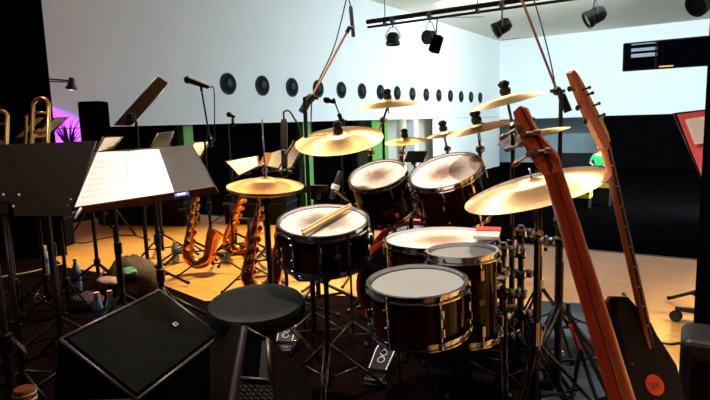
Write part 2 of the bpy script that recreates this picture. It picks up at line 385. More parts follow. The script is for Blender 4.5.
# portholes
pxs = [177, 228, 261, 291, 317, 340, 360, 378.5, 394, 409, 423.5, 436, 449, 460, 470.6, 480, 488.6]
zc = onx(340, 90, XL).z; y1 = onx(228, 83.5, XL).y; y2 = onx(480, 97, XL).y; stp = (y2 - y1) / 14
dl = ['first complete one right of the hanging microphone', '']
ordn = 'leftmost second third fourth fifth sixth seventh eighth ninth tenth eleventh twelfth thirteenth fourteenth fifteenth'.split()
proto = None
for k in range(15):
    loc = V((XL, y1 + stp * k, zc))
    lb = ('round dark air outlet in the white wall, ' + ('leftmost of the row' if k == 0 else 'nearest the room corner, last of the row' if k == 14 else ordn[k] + ' of the row from the left'))
    if proto is None:
        proto = thing('air_outlet', lb, 'air outlet', loc, 'round air outlets along the white wall'); X = V((1, 0, 0)); R0 = .225
        MB().lathe([(R0, 0), (R0, .02), (R0 * .93, .03), (R0 * .8, .012), (R0 * .8, 0)], loc, X, 28).build('rim', K['socket'], proto)
        MB().lathe([(R0 * .82, .004), (R0 * .5, .012), (0, .012)], loc, X, 28).build('dark_throat', K['socketdark'], proto)
        MB().lathe([(0, .05), (R0 * .35, .045), (R0 * .45, .02), (R0 * .45, .008)], loc + V((0, .02, .02)), X, 20).build('nozzle', K['socket'], proto)
    else: copy_tree(proto, loc, 0, lb)

# drapes -----------------------------------------------------------
def drape(name, label, a, b, z0, z1, mat, folds, amp, cat='curtain', th=.02):
    n = folds * 8; d = (b - a); nn = d.normalized().cross(Z); mb = MB(); rows = []
    for lay in (0, 1):
        for z in (z0, z1):
            rows.append([mb.bm.verts.new(V((*(a + d * (k / n)).xy, z)) + nn * (amp * math.sin(2 * PI * folds * k / n) + lay * th)) for k in range(n + 1)])
    for r0, r1 in ((0, 1), (3, 2), (1, 3), (2, 0)):
        for k in range(n):
            f = mb.bm.faces.new((rows[r0][k], rows[r0][k + 1], rows[r1][k + 1], rows[r1][k])); f.smooth = True
    for k in (0, n): mb.bm.faces.new((rows[0][k], rows[1][k], rows[3][k], rows[2][k]))
    return tag(mb.build(name, mat), label, cat)
LD = 5.2
a = P(-150, 100, LD); b = P(51, 95, LD)
drape('stage_curtain', 'tall black curtain filling the left edge beside the desk lamp', a, b, HF if a.y > SE else 0.0, ZC - .02, K['drape'], 14, .04)
a = P(705.5, 100, 2.6); b = P(800, 100, 2.6)
drape('stage_curtain', 'tall black curtain at the far right edge, cutting the red folder', a, b, 0.0, 3.2, K['drape'], 7, .03)
a = ony(603, 150, EY - .5); b = V((XR - .05, EY - .5, 0))
drape('hall_curtain', 'long black curtain hung below the bright far wall behind the red folder', a, b, HF, ZB + .03, K['drape'], 40, .04)
# low black screen on the far left of the stage edge
p = ony(665, 177, EY - .62); tag(MB().box(p, (.75, .03, .17), bev=.01).build('exit_sign', K['exitgreen']), 'dim green sign low on the black far curtain', 'sign')
p = ony(680, 177, EY - .62); tag(MB().lathe([(0, .03), (.05, .02), (.06, 0), (0, 0)], p, V((0, -1, 0)), 14).build('wall_lamp', K['whitelight']), 'tiny white lamp beside the dim green sign', 'lamp')

# rugs
def flat(name, pts, z, mat, label, th=.008):
    return tag(MB().poly([V((p.x, p.y, z)) for p in pts], V((0, 0, th))).build(name, mat), label, 'rug')
q = [onz(*p) for p in ((-60, 251), (50, 256), (66, 268), (150, 281), (205, 302), (330, 296), (470, 304), (545, 312), (545, 470))]+[V((1.2, -1.5, 0)), V((-5, -3.5, 0)), onz(-250, 470)]
flat('stage_rug', q, 0.0, K['rug'], 'dark maroon carpet under the drum kit and the monitors')
q = [onz(*p) for p in ((541, 302), (600, 306), (652, 352), (690, 470))] + [V((2.2, -.5, 0)), onz(541, 470)]
flat('stage_rug', q, .001, K['bluerug'], 'slate blue carpet beside the two basses, right of the drum hardware')

# ------------------------------------------------------------------ drums
def drum(name, label, cat, c, n, dia, dep, headm, nl, rimh=.016, group=None, shellm='shell', bottom=True, hoopm='steelrim'):
    u, v, n = basis(n); r = dia / 2; rs = r - .012
    t = thing(name, label, cat, c - n * dep, group)
    MB().lathe([(rs, -.012), (rs, -dep + .012), (rs - .007, -dep + .012), (rs - .007, -.012)], c, n, 48, close=True).build('shell', K[shellm], t)
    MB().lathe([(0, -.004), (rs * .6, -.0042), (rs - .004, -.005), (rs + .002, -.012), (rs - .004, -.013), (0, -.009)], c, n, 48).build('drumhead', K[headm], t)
    hp = [(rs + .004, -.018), (rs + .014, -.018), (rs + .014, -.013), (rs + .006, -.012), (rs + .006, rimh - .012), (rs + .011, rimh - .012), (rs + .011, rimh - .008), (rs + .001, rimh - .008), (rs + .001, -.010)]
    MB().lathe(hp, c, n, 48, close=True).build('hoop', K[hoopm], t)
    if bottom:
        cb = c - n * dep
        MB().lathe([(h[0], -h[1]) for h in hp], cb, n, 48, close=True).build('bottom_hoop', K[hoopm], t)
        MB().lathe([(0, .004), (rs - .004, .004), (rs, .012), (0, .008)], cb, n, 40).build('bottom_head', K['headgrey'], t)
    for k in range(nl):
        a = 2 * PI * (k + .35) / nl; d = u * math.cos(a) + v * math.sin(a); tv = n.cross(d); m = MB()
        R = Matrix((d, tv, n)).transposed(); e = c + d * (rs + .011)
        hh = min(dep * .36, .075)
        for s, base in ((1, 0),) + (((-1, -dep),) if bottom else ()):
            q0 = e + n * (base - s * .035); q1 = e + n * (base - s * (.035 + hh * .5))
            m.box((q0 + q1) / 2, (.018, .017, hh * .55), R, bev=.004)
            m.tube([e + n * (base - s * .0) + d * .001, q0], .0032, 6); m.tube([e + n * (base + s * .004), e + n * (base - s * .018)], .0065, 6)
            m.box(e + n * (base - s * .013), (.016, .020, .010), R, bev=.002)
            if dep >= .2: m.build('lug', K['chrome'], t); m = MB()
        if dep < .2: m.tube([e - n * .03, e - n * (dep - .03)], .005, 6); m.build('lug', K['chrome'], t)
    bp = (-FW - n * (-FW).dot(n)).normalized() * .94 + n.cross(-FW).normalized() * .34; bp = (bp - n * bp.dot(n)).normalized()
    MB().lathe([(0, .004), (.012, .004), (.014, 0), (.012, -.002), (0, -.002)], c + bp * (rs) - n * dep * .5, bp, 16).build('badge', K['darkchrome'], t)
    return t

def leg3(t, mat, g, top, spread, r, hub_z, a0=.4, double=True, names='leg'):
    # a tripod: three double-braced legs around a hub at g, z hub_z
    for k in range(3):
        a = a0 + 2 * PI * k / 3; d = V((math.cos(a), math.sin(a), 0)); sd = V((-d.y, d.x, 0)) * .011
        f = g + d * spread + Z * .012; h = g + Z * hub_z
        m = MB()
        for s in ((1, -1) if double else (0,)):
            m.tube([h + sd * s, f + sd * s * .7], r, 6)
        m.tube([g + Z * (hub_z * .38) + d * .01, mid(h, f, .55)], r * .8, 6)
        lg = m.build(names, K[mat], t)
        MB().sphere(f + Z * .003, .014, (1, 1, .9), 10).build('rubber_foot', K['felt'], lg)

def stand(name, label, g, knee, tip, n, mat='darkchrome', spread=.27, a0=.4, cat='stand', group='cymbal stands of the drum kit', r=.0125, hub=.36, top=True, wing=True):
    """floor point g, knee = where the vertical tube ends, tip = cymbal centre, n cymbal normal"""
    g = V((g.x, g.y, .009)); t = thing(name, label, cat, g, group); k0 = V((g.x, g.y, knee.z)); m1 = mid(g, k0, .55)
    MB().tube([g + Z * .06, m1], r, 10).tube([m1, k0], r * .75, 10).build('pole', K[mat], t)
    MB().lathe([(r, -.03), (r + .009, -.028), (r + .009, .022), (r, .025)], m1, Z, 14).box(m1 + V((.02, 0, 0)), (.03, .012, .02), bev=.003).build('height_clamp', K['chrome'], t)
    MB().lathe([(r, -.03), (r + .008, -.03), (r + .008, .03), (r, .03)], g + Z * hub, Z, 14).build('leg_collar', K['chrome'], t)
    leg3(t, mat, g, None, spread, .006, hub, a0)
    under = tip - n * .03
    if (k0 - under).length > .03:
        MB().sphere(k0, .024, (1, .8, 1)).box(k0 + V((0, .02, 0)), (.03, .03, .03), bev=.006).build('tilter', K['chrome'], t)
        MB().tube([k0 - (under - k0).normalized() * .10, under], .007, 8).build('boom_arm', K[mat], t)
    MB().tube([under - n * .05, tip + n * .05], .0045, 8).build('tilter_rod', K['chrome'], t)
    MB().lathe([(0, -.026), (.02, -.026), (.02, -.008), (0, -.008)], tip, n, 16).build('lower_felt', K['felt'], t)
    if top:
        MB().lathe([(0, .012), (.023, .012), (.026, .022), (.023, .036), (0, .036)], tip, n, 16).build('felt_washer', K['felt'], t)
        if wing:
            u, v, _ = basis(n)
            MB().lathe([(0, .034), (.016, .034), (.022, .046), (.022, .062), (.014, .072), (0, .074)], tip, n, 12).box(tip + n * .056, (.054, .010, .016), Matrix((u, v, n)).transposed(), bev=.003).build('wing_nut', K['gloss'], t)
    return t

def cymbal(name, label, c, n, dia, mat, group='cymbals of the drum kit', bell=.16, bow=.055):
    R = dia / 2; b = R * bell * 1.5; H = R * bow * 2
    c = c + n * (H * .8)
    prof = [(.006, .012 + H)]
    top = [(.006, 0.012), (b * .5, .010), (b * .85, .003), (b, -.003)]
    for k in range(1, 9):
        x = k / 8; top.append((b + (R - b) * x, -.003 - H * (.25 * x + .75 * x * x)))
    up = [(r, h) for r, h in top]; dn = [(r, h - .0016) for r, h in reversed(top)]
    o = MB().lathe(up + dn, c, n, 72, close=True).build(name, K[mat], None, origin=c)
    return tag(o, label, 'cymbal', group)

TR = math.degrees
# snare
c = P(323, 221, 2.29); n = nrm(323, 221, .36, 3)
snare = drum('snare_drum', 'wide shallow snare drum with two drumsticks lying on its worn head', 'drum', c, n, .378, .165, 'headsnare', 10, group='drums of the kit')
u_, v_, _ = basis(n)
side = (-RT - n * (-RT).dot(n)).normalized()
MB().box(c + side * .19 - n * .08, (.025, .04, .07), Matrix((side, n.cross(side), n)).transposed(), bev=.006).build('strainer', K['chrome'], snare)
MB().box(c - side * .19 - n * .08, (.025, .04, .05), Matrix((side, n.cross(side), n)).transposed(), bev=.006).build('strainer', K['chrome'], snare)
# snare stand
g = V((c.x, c.y, 0)); sb = c - n * .165
st = thing('snare_stand', 'low chrome stand cradling the wide snare drum', 'stand', g + Z * .009, 'drum hardware stands')
MB().tube([g + Z * .07, sb - n * .09], .011, 10).build('pole', K['gloss'], st)
leg3(st, 'chrome', g + Z * .009, None, .26, .006, .26, 1.0)
for k in range(3):
    a = 2 * PI * k / 3 + .5; d = u_ * math.cos(a) + v_ * math.sin(a)
    MB().tube([sb - n * .09, sb - n * .05 + d * .12, sb - n * .022 + d * .178, sb + n * .005 + d * .205], .006, 8).build('cradle_arm', K['chrome'], st)
MB().sphere(sb - n * .09, .025).build('basket_hub', K['chrome'], st)
# drumsticks on the snare: lie in the plane of the head
def on_plane(px, py, c, n, off):
    r = ray(px, py); return EYE + r * ((c + n * off - EYE).dot(n) / r.dot(n))
for i, (A, B, lb) in enumerate((((303, 234), (352, 206), 'hickory drumstick lying on the snare, the nearer of the pair'), ((302, 231), (351, 204), 'hickory drumstick lying on the snare, the farther of the pair'))):
    a = on_plane(*A, c, n, .014 + .001 * i); b = on_plane(*B, c, n, .014 + .001 * i); L_ = (b - a)
    o = MB().tube([a, a + L_ * .02, mid(a, b, .75), mid(a, b, .93), mid(a, b, .95), mid(a, b, .985), b], [.006, .0076, .0074, .0045, .0052, .0055, .002], 10).build('drumstick', K['stick'], None, origin=a)
    tag(o, lb, 'drumstick', 'drumsticks on the snare')
# rack toms
TOM1 = (P(377.5, 175, 3.1), nrm(377.5, 175, .47, 14)); TOM2 = (P(445.5, 171, 2.8), nrm(445.5, 171, .43, 15))
t1 = drum('rack_tom', 'smaller rack tom with a worn head, in front of the green column', 'drum', *TOM1, .33, .24, 'head', 6, group='drums of the kit')
t2 = drum('rack_tom', 'larger rack tom tilted toward the throne, below the crash cymbals', 'drum', *TOM2, .378, .26, 'head', 8, group='drums of the kit')
# floor toms
F1 = (P(440, 238.5, 2.35), nrm(440, 238.5, .20, 2)); F2 = (P(462, 252, 1.97), nrm(462, 252, .22, 2)); F3 = (P(417, 282, 1.76), nrm(417, 282, .34, 3))
f1 = drum('floor_tom', 'large floor tom with a clean white head behind the grey headed drums', 'drum', *F1, .475, .36, 'headwhite', 8, group='drums of the kit')
f2 = drum('floor_tom', 'small deep tom with a grey film head, just left of the chrome clamp stands', 'drum', *F2, .255, .30, 'headgrey', 6, group='drums of the kit')
f3 = drum('floor_tom', 'front tom with a big grey film head, nearest drum of the kit', 'drum', *F3, .318, .155, 'headgrey', 6, group='drums of the kit')
def tomlegs(t, c, n, dia, dep, offs):
    u, v, _ = basis(n)
    for a in offs:
        d = V((math.cos(a), math.sin(a), 0)); e = c + d * (dia / 2 + .012) - n * (dep * .45)
        MB().tube([e + Z * .08, V((e.x, e.y, .06)), V((e.x, e.y, .012)) + d * .03], .0055, 8).sphere(V((e.x, e.y, .02)) + d * .03, .012).box(e, (.03, .03, .04), bev=.006).build('leg', K['chrome'], t)
tomlegs(f1, *F1, .475, .36, (.3, 2.3, 4.4))
for tt, (c_, n_), rad, hz, tgt in ((f2, F2, .127, .10, (505, 283, 2.12)), (f3, F3, .159, .08, (500, 302, 2.1))):
    e = P(*tgt); d = (e - (c_ - n_ * hz)); d.z = 0; d.normalize(); b0 = c_ - n_ * hz + d * rad
    MB().box(b0, (.04, .04, .06), bev=.008).tube([b0, V((e.x, e.y, b0.z))], .0095, 10).tube([b0 - Z * .03, V((e.x, e.y, b0.z - .03))], .0095, 10).build('mount_arm', K['steelrim'], tt)
# red and white booklet on the large floor tom
cc, nn = F1
q = [on_plane(*p, cc, nn, .012) for p in ((473, 239), (499, 240), (501, 231), (478, 230))]
bk = thing('booklet_stack', 'stack of white booklets with a red cover on the large floor tom', 'booklets', q[0])
MB().poly(q, nn * .012).build('white_pages', M('grey_pages', (.42, .40, .39), .6), bk)
q2 = [p + nn * .0125 for p in (mid(q[3], q[0], .45), mid(q[2], q[1], .4), q[2], q[3])]; MB().poly(q2, nn * .004).build('red_cover', K['redcloth'], bk)
# kick drum
KC = P(410, 289, 3.0); ka = math.radians(9); KA = (fh * math.cos(ka) + rh * math.sin(ka)).normalized(); KC.z = .30; KR = .285
kd = thing('bass_drum', 'large bass drum lying under the rack toms with red hoops', 'drum', V((KC.x, KC.y, 0)), 'drums of the kit')
MB().lathe([(KR - .012, .02), (KR - .012, .44), (KR - .02, .44), (KR - .02, .02)], KC, KA, 56, close=True).build('shell', K['shell'], kd)
for h in (0, .425): MB().lathe([(KR - .014, h - .005), (KR + .004, h - .005), (KR + .004, h + .038), (KR - .014, h + .038)], KC, KA, 56, close=True).build('hoop', K['redwood'], kd)
MB().lathe([(0, .008), (KR - .016, .008), (KR - .016, .014), (0, .014)], KC, KA, 56).build('drumhead', K['gloss'], kd)
MB().lathe([(0, .455), (KR - .016, .455), (KR - .016, .449), (0, .449)], KC, KA, 56).build('front_head', K['gloss'], kd)
ku, kv, _ = basis(KA)
for k in range(8):
    a = 2 * PI * (k + .5) / 8; d = ku * math.cos(a) + kv * math.sin(a); e = KC + d * (KR + .008); m = MB()
    R = Matrix((d, KA.cross(d), KA)).transposed()
    m.tube([e - KA * .03, e + KA * .10], .004, 6).box(e + KA * .10 - d * .008, (.022, .018, .06), R, bev=.005).box(e - KA * .015, (.03, .02, .018), R, bev=.004).build('lug', K['chrome'], kd)
    MB().tube([e + KA * .34, e + KA * .47], .004, 6).box(e + KA * .34 - d * .008, (.022, .018, .06), R, bev=.005).build('lug', K['chrome'], kd)
for s in (-1, 1):
    d = KA.cross(Z) * s; e = KC + KA * .36 + d * (KR * .86) - Z * .08
    MB().tube([e, e + d * .16 - Z * (e.z - .02) + KA * .05], .008, 8).sphere(e + d * .16 - Z * (e.z - .02) + KA * .05, .015).build('spur', K['chrome'], kd)
# tom holder
hb = KC + KA * .22 + Z * KR
th = thing('tom_holder', 'chrome double tom holder rising from the bass drum', 'tom holder', hb, 'drum hardware stands')
MB().tube([hb - Z * .015, hb + Z * .20], .014, 10).build('post', K['darkchrome'], th)
for (tc_, tn), dep in ((TOM1, .24), (TOM2, .26)):
    dirn = (hb - tc_); dirn = (dirn - tn * dirn.dot(tn)).normalized(); e = tc_ + dirn * (.178 if dep < .25 else .2) - tn * dep * .55
    MB().tube([hb + Z * .18, mid(hb + Z * .2, e, .5) + Z * .02, e], .0095, 8).sphere(mid(hb + Z * .2, e, .5) + Z * .02, .02).build('tom_arm', K['chrome'], th)

def pedal(name, label, heel, toe, beater, mat='chrome'):
    d = (toe - heel); d.z = 0; L_ = d.length; d.normalize(); s = d.cross(Z)
    t = thing(name, label, 'pedal', heel + Z * .009, 'drum pedals'); R = Matrix((s, d, Z)).transposed()
    MB().box(heel + d * (L_ * .5) + Z * .014, (.09, L_ * 1.15, .009), R, bev=.003).build('base_plate', K['gloss'], t)
    # footboard, hinged at the heel plate, rises to the toe
    hz = heel + Z * .03; tz = toe + Z * .13; fd = (tz - hz).normalized(); fn = s.cross(fd)
    R2 = Matrix((s, fd, fn)).transposed()
    hp = MB().box(hz + d * .02, (.085, .07, .012), R, bev=.004).build('heel_plate', K['steelrim'], t)
    ln = (tz - hz).length
    fb = MB().poly([hz + fd * .06 - s * .040 , hz + fd * .06 + s * .040, hz + fd * ln * .6 + s * .045, hz + fd * ln * .95 + s * .028, hz + fd * ln + s * .012, hz + fd * ln - s * .012, hz + fd * ln * .95 - s * .028, hz + fd * ln * .6 - s * .045], fn * .009).build('footboard', K['gloss'], t)
    rim = MB()
    for sg in (-1, 1): rim.tube([hz + fd * .06 + s * .040 * sg + fn * .009, hz + fd * ln * .6 + s * .045 * sg + fn * .009, hz + fd * ln * .95 + s * .028 * sg + fn * .009, hz + fd * ln + s * .012 * sg + fn * .009], .0028, 6)
    rim.build('footboard_edge', K['white'], fb)  # white paint stands in for bright glints on the steel edge
    lg = MB()                                                        # the three linked loops of the maker's mark
    for k, ff in enumerate((.38, .53, .68)):
        cc = hz + fd * ln * ff + fn * .0105; n_ = 16
        lg.tube([cc + s * (.016 * math.cos(2 * PI * j / n_)) + fd * (.019 * math.sin(2 * PI * j / n_)) for j in range(n_ + 1)], .0022, 5, caps=False)
        if k < 2: lg.tube([cc + fd * .019, cc + fd * (ln * .15 - .019)], .0022, 5)
    lg.build('mark', K['white'], fb)
    for sg in (-1, 1): MB().tube([toe + s * .075 * sg + Z * .012, toe + s * .07 * sg + Z * .20], .010, 8).build('frame_post', K['chrome'], t)
    MB().tube([toe + s * .085 + Z * .195, toe - s * .085 + Z * .195], .008, 8).build('axle', K['chrome'], t)
    MB().tube([tz + fn * .004, toe + Z * .21 + d * .02], .004, 6).build('drive_chain', K['darkchrome'], t)
    if beater:
        bb = toe + Z * .30 - d * .09 ; MB().tube([toe + Z * .195, bb], .004, 6).lathe([(0, -.03), (.02, -.03), (.026, 0), (.02, .03), (0, .03)], bb, d, 14).build('beater', K['felt'], t)
    return t
toe = V((KC.x, KC.y, .009)) - KA * .10
pd = onz(374, 386, .009); pedal('bass_drum_pedal', 'bass drum pedal with three linked loops on its footboard, at the foot of the kit', pd, pd + (onz(398, 352, .009) - pd).normalized() * .30, True)
hh = onz(283, 356, .009); ht = onz(300, 322, .009)
# hi-hat
hc = P(265.5, 184, 2.64); hn = nrm(265.5, 184, .20, 1)
cymbal('hi_hat_cymbal', 'upper hi-hat cymbal, shiny dome left of the snare drum', hc, hn, .36, 'bronzedark', bell=.2, bow=.075)
cymbal('hi_hat_cymbal', 'lower hi-hat cymbal, face up under the shiny upper one', hc - hn * .030, -hn, .358, 'bronzedark', bell=.2, bow=.075)
hs = thing('hi_hat_stand', 'hi-hat stand with a thin rod through the cymbal pair left of the snare', 'stand', V((hc.x, hc.y, .009)), 'drum hardware stands')
g = V((hc.x, hc.y, .009))
MB().tube([g + Z * .05, V((hc.x, hc.y, hc.z - .09))], .013, 10).build('pole', K['darkchrome'], hs)
MB().tube([V((hc.x, hc.y, hc.z - .1)), V((hc.x, hc.y, hc.z + .30))], .0035, 8).build('pull_rod', K['chrome'], hs)
MB().lathe([(0, .018), (.014, .018), (.014, .03), (.009, .034), (.009, .055), (.014, .06), (.012, .072), (0, .072)], hc, Z, 14).sphere(hc + Z * .085, .011).build('clutch', K['chrome'], hs)
MB().lathe([(0, -.095), (.028, -.09), (.03, -.07), (.022, -.066), (0, -.066)], hc, Z, 16).build('cup_seat', K['gloss'], hs)
leg3(hs, 'chrome', g, None, .27, .006, .30, .3)
pedal('hi_hat_pedal', 'hi-hat pedal with a bright tip beside the round throne', hh, hh + (ht - hh).normalized() * .24, False)

# ------------------------------------------------------------------ cymbals and their stands
def cym(label, px, py, d, dia, ratio, tilt, mat, slabel, gpx, gpy_d, knee_dz=-.12, name='crash_cymbal', off=(0, 0), a0=.4, bell=.16, bow=.055, **kw):
    c = P(px, py, d); n = nrm(px, py, ratio, tilt)
    cymbal(name, label, c, n, dia, mat, bell=bell, bow=bow); c = c + n * (dia * bow * .8)
    g = P(gpx, 250, gpy_d); g.z = 0
    stand('cymbal_stand', slabel, g, V((0, 0, c.z + knee_dz)), c, n, a0=a0, **kw)
cym('large tilted crash cymbal with a black wing nut, above the snare drum', 339, 138.5, 2.85, .45, .31, 7, 'bronze', 'boom stand reaching under the large crash cymbal above the snare', 373, 3.80, -.14, a0=1.0)
cym('thin crash cymbal seen edge-on, high above the smaller rack tom', 388, 103.5, 3.5, .405, .085, 4, 'bronzelight', 'straight stand behind the smaller rack tom, under the edge-on crash', 386, 3.75, -.12)
cym('small splash cymbal behind the smaller rack tom', 405, 140.5, 4.0, .30, .17, 4, 'bronze', 'stand of the small splash cymbal behind the smaller rack tom', 404, 4.15, -.10, name='splash_cymbal', bell=.22)
cym('tiny splash cymbal above the larger rack tom, beside the grey recess', 444, 134, 3.4, .22, .12, 9, 'bronzelight', 'thin stand of the tiny splash above the larger rack tom', 448, 3.9, -.12, name='splash_cymbal', bell=.22, a0=1.4)
cym('middle crash cymbal just above the larger rack tom', 478, 127.5, 2.75, .315, .11, 12, 'bronzelight', 'stand of the middle crash cymbal, behind the larger rack tom', 480, 3.02, -.13, a0=.9)
cym('highest crash cymbal, tilted up toward the microphone boom', 507, 99.5, 2.6, .365, .075, 12.5, 'bronzelight', 'tall stand of the highest crash cymbal, behind the front bass headstock', 512, 2.45, -.14, a0=2.0)
cym('thin cymbal edge poking out behind the front bass headstock', 533, 134.5, 2.75, .35, .06, 13, 'bronzelight', 'stand hidden behind the front bass headstock under a thin cymbal', 540, 2.72, -.12, a0=.0)
cym('big ride cymbal at the right of the kit behind the front bass neck', 534, 187, 1.97, .498, .235, 14.5, 'bronzelight', 'thick chrome stand of the big ride cymbal', 537, 2.02, -.2, name='ride_cymbal', a0=.5, bell=.2, bow=.05, spread=.3, r=.015, top=False)
# hardware rack right of the kit: two more stands with clamps
for i, (px, dd, zt_, lb, mt) in enumerate(((560, 2.3, .78, 'black double-braced stand post right of the ride stand, wood floor behind', 'metalblack'), (503, 2.15, .70, 'chrome multi-clamp stand between the small deep tom and the ride stand', 'darkchrome'), (521, 2.28, .74, 'chrome clamp stand with a blue knob behind the ride cymbal stand', 'darkchrome'))):
    g = P(px, 250, dd); g.z = .009; t = thing('clamp_stand', lb, 'stand', g, 'drum hardware stands')
    MB().tube([g + Z * .05, g + Z * (zt_ - .2)], .0165 if i == 0 else .0145, 10).tube([g + Z * (zt_ - .2), g + Z * zt_], .012, 10).build('pole', K[mt], t)
    leg3(t, mt, g, None, .30, .0065, .40, .2 + i * .7)
    for j in range(5 if i else 2):
        zz = zt_ - .03 - j * .085; sg = (-1) ** j
        q = g + Z * zz; dv = RT * sg
        cl = MB().box(q, (.05, .045, .04), bev=.010).sphere(q + dv * .035, .018).tube([q, q + dv * .07], .007, 8)
        cl.box(q + dv * .06 + Z * .005, (.012, .03, .035), bev=.004)
        cl.build('clamp', K['chrome'], t)
    if i:
        q = g + Z * (zt_ - .1); a_ = q - RT * .16 + Z * .01
        MB().tube([q, a_, a_ + Z * .02 - FW * .03], .006, 8).build('arm', K['chrome'], t)
        for j in range(2): MB().tube([g + Z * (.40 - j * .055), g + Z * (.405 - j * .055) - RT * .17], .0095, 10).build('cross_tube', K['steelrim'], t)
    if i == 2:
        q = P(518, 248, 2.2); MB().lathe([(0, 0), (.014, 0), (.016, .01), (.012, .02), (0, .02)], q, -FW, 14).tube([q, g + Z * (zt_ - .1)], .006, 6).build('knob', K['blueplastic'], t)
# mallet / pedal bits on hardware
p = onz(546, 384, .009); hg = thing('low_pedal_stand', 'low chrome linkage pedal on the carpet beneath the ride stand', 'pedal', p, 'drum pedals')
MB().box(p + Z * .02, (.10, .10, .025), bev=.008).build('base_plate', K['gloss'], hg)
MB().tube([p + Z * .03, p + Z * .16 - RT * .02], .012, 8).tube([p + Z * .14 - RT * .06, p + Z * .14 + RT * .05], .012, 8).sphere(p + Z * .14 + RT * .06, .02).build('linkage', K['chrome'], hg)

# throne ------------------------------------------------------------
c = P(256, 300, 2.12); tn = thing('drum_throne', 'round black padded throne left of the snare drum', 'stool', V((c.x, c.y, .009)))
MB().lathe([(0, .0), (.10, .002), (.15, .0), (.176, -.006), (.184, -.018), (.185, -.055), (.174, -.066), (.155, -.072), (0, -.072)], c, (Z * .97 - FW * .10).normalized(), 56).build('cushion', K['vinyl'], tn)
g = V((c.x, c.y, .009)); MB().tube([g + Z * .08, V((c.x, c.y, c.z - .09))], .016, 10).build('pole', K['darkchrome'], tn)
leg3(tn, 'darkchrome', g, None, .27, .008, .26, .8)

# ------------------------------------------------------------------ microphones
def mic(name, label, a, b, r=.012, kind='pencil', group='microphones', col='gloss'):
    """a = front of the capsule, b = cable end"""
    d = (b - a); L_ = d.length; d = d / L_
    t = thing(name, label, 'microphone', b, group)
    if kind == 'vocal':
        MB().lathe([(0, -.0), (r * .9, .006), (r * 1.5, .022), (r * 1.5, .04), (r * 1.05, .055)], a, d, 16).build('grille_head', K['bracket'] if False else K['gloss'], t)
        MB().lathe([(r * 1.1, .05), (r * 1.05, L_ * .5), (r * .75, L_ * .98), (0, L_)], a, d, 16).build('body', K[col], t)
    else:
        MB().lathe([(0, 0), (r * .95, .002), (r * .95, L_ * .28), (r, L_ * .3), (r, L_ * .92), (r * .7, L_), (0, L_)], a, d, 16).build('body', K[col], t)
        MB().lathe([(r * 1.02, L_ * .26), (r * 1.06, L_ * .27), (r * 1.06, L_ * .33), (r * 1.02, L_ * .34)], a, d, 16, close=True).build('ring', K['steelrim'], t)
    return t
def mic_stand(label, g, knee, tail, tip, mat='metalblack', group='microphone stands', spread=.30, a0=.2, r=.011, thin=.007):
    g = V((g.x, g.y, .009)); t = thing('microphone_stand', label, 'stand', g, group); k = V((g.x, g.y, knee.z))
    m1 = mid(g, k, .5)
    MB().tube([g + Z * .05, m1], r, 10).tube([m1, k], r * .75, 10).build('pole', K[mat], t)
    MB().lathe([(r * .8, -.04), (r * 1.7, -.035), (r * 1.7, .035), (r * .8, .04)], m1, Z, 12).build('height_clutch', K['gloss'], t)
    leg3(t, mat, g, None, spread, .007, .16, a0, False)
    if tip is not None:
        MB().tube([tail, knee, tip], thin, 8).build('boom_arm', K['boom'] if thin < .0067 and r > .0125 else K['darkchrome'], t)
        d = (tip - tail).normalized()
        MB().lathe([(0, -.005), (r * 1.5, -.004), (r * 1.5, .09), (0, .095)], tail, d, 12).build('counterweight', K['gloss'], t)
        MB().sphere(knee, .024, (1, 1, 1)).tube([knee - RT * .035, knee + RT * .04], .009, 8).build('boom_clutch', K['gloss'], t)
        MB().tube([tip - d * .01, tip + d * .025], .011, 10).build('mic_clip', K['gloss'], t)
    return t
def cable(name, label, pts, r=.0035, mat='cable'):
    q = [pts[0] * 2 - pts[1]] + list(pts) + [pts[-1] * 2 - pts[-2]]; out = []
    for a, b, c, d in zip(q, q[1:], q[2:], q[3:]):
        for k in range(6):
            t = k / 6; out.append(.5 * (2 * b + (c - a) * t + (2 * a - 5 * b + 4 * c - d) * t * t + (3 * b - a - 3 * c + d) * t ** 3))
    o = MB().tube(out + [pts[-1]], r, 7).build(name, K[mat])
    return tag(o, label, 'cable')
D = 3.0
g = P(311, 250, D); mic_stand('boom stand holding the overhead microphone above the large crash cymbal', g, P(311, 98, D), P(302, 112, D), P(347.5, 31, D), r=.014, thin=.0062)
mic('overhead_microphone', 'slim overhead microphone hanging at the top of the left boom, nose down', P(353.5, 37, D), P(350.5, 6, D), .0105, col='trimmetal')
cable('microphone_cable', 'cable looping from the left overhead microphone down its boom', [P(350.5, 5, D), P(347, -2, D), P(341, 22, D), P(333, 50, D), P(320, 78, D), P(312, 100, D), P(311, 150, D)])
D = 2.9
g = P(558, 250, D); mic_stand('boom stand between the two bass headstocks, its arm leaving the frame at the top', g, P(557, 91, D), P(568, 111, D), P(508, -36, D), r=.014, thin=.0066, a0=1.0)
mic('overhead_microphone', 'overhead microphone on the right boom above the cymbals', P(500, -24, D), P(506, -50, D), .0105, col='trimmetal')
cable('microphone_cable', 'cable following the right boom down between the bass headstocks', [P(506, -50, D), P(520, -40, D), P(537, 10, D), P(549, 55, D), P(556, 88, D), P(562, 110, D), P(559, 160, D)])
D = 4.6
g = P(212, 250, D); mic_stand('slanted stand of the black microphone left of the air outlets', g, P(210, 140, D), P(211, 146, D), P(201.5, 90, D), r=.012, thin=.007)
mic('stage_microphone', 'black microphone pointing left in front of the white wall', P(184, 78.5, D), P(209, 87.5, D), .021, 'vocal')
cable('microphone_cable', 'thin cable hanging down from the microphone left of the air outlets', [P(209, 87.5, D), P(213.5, 88, D), P(214.5, 105, D), P(214.5, 140, D)], .005)
D = 7.0
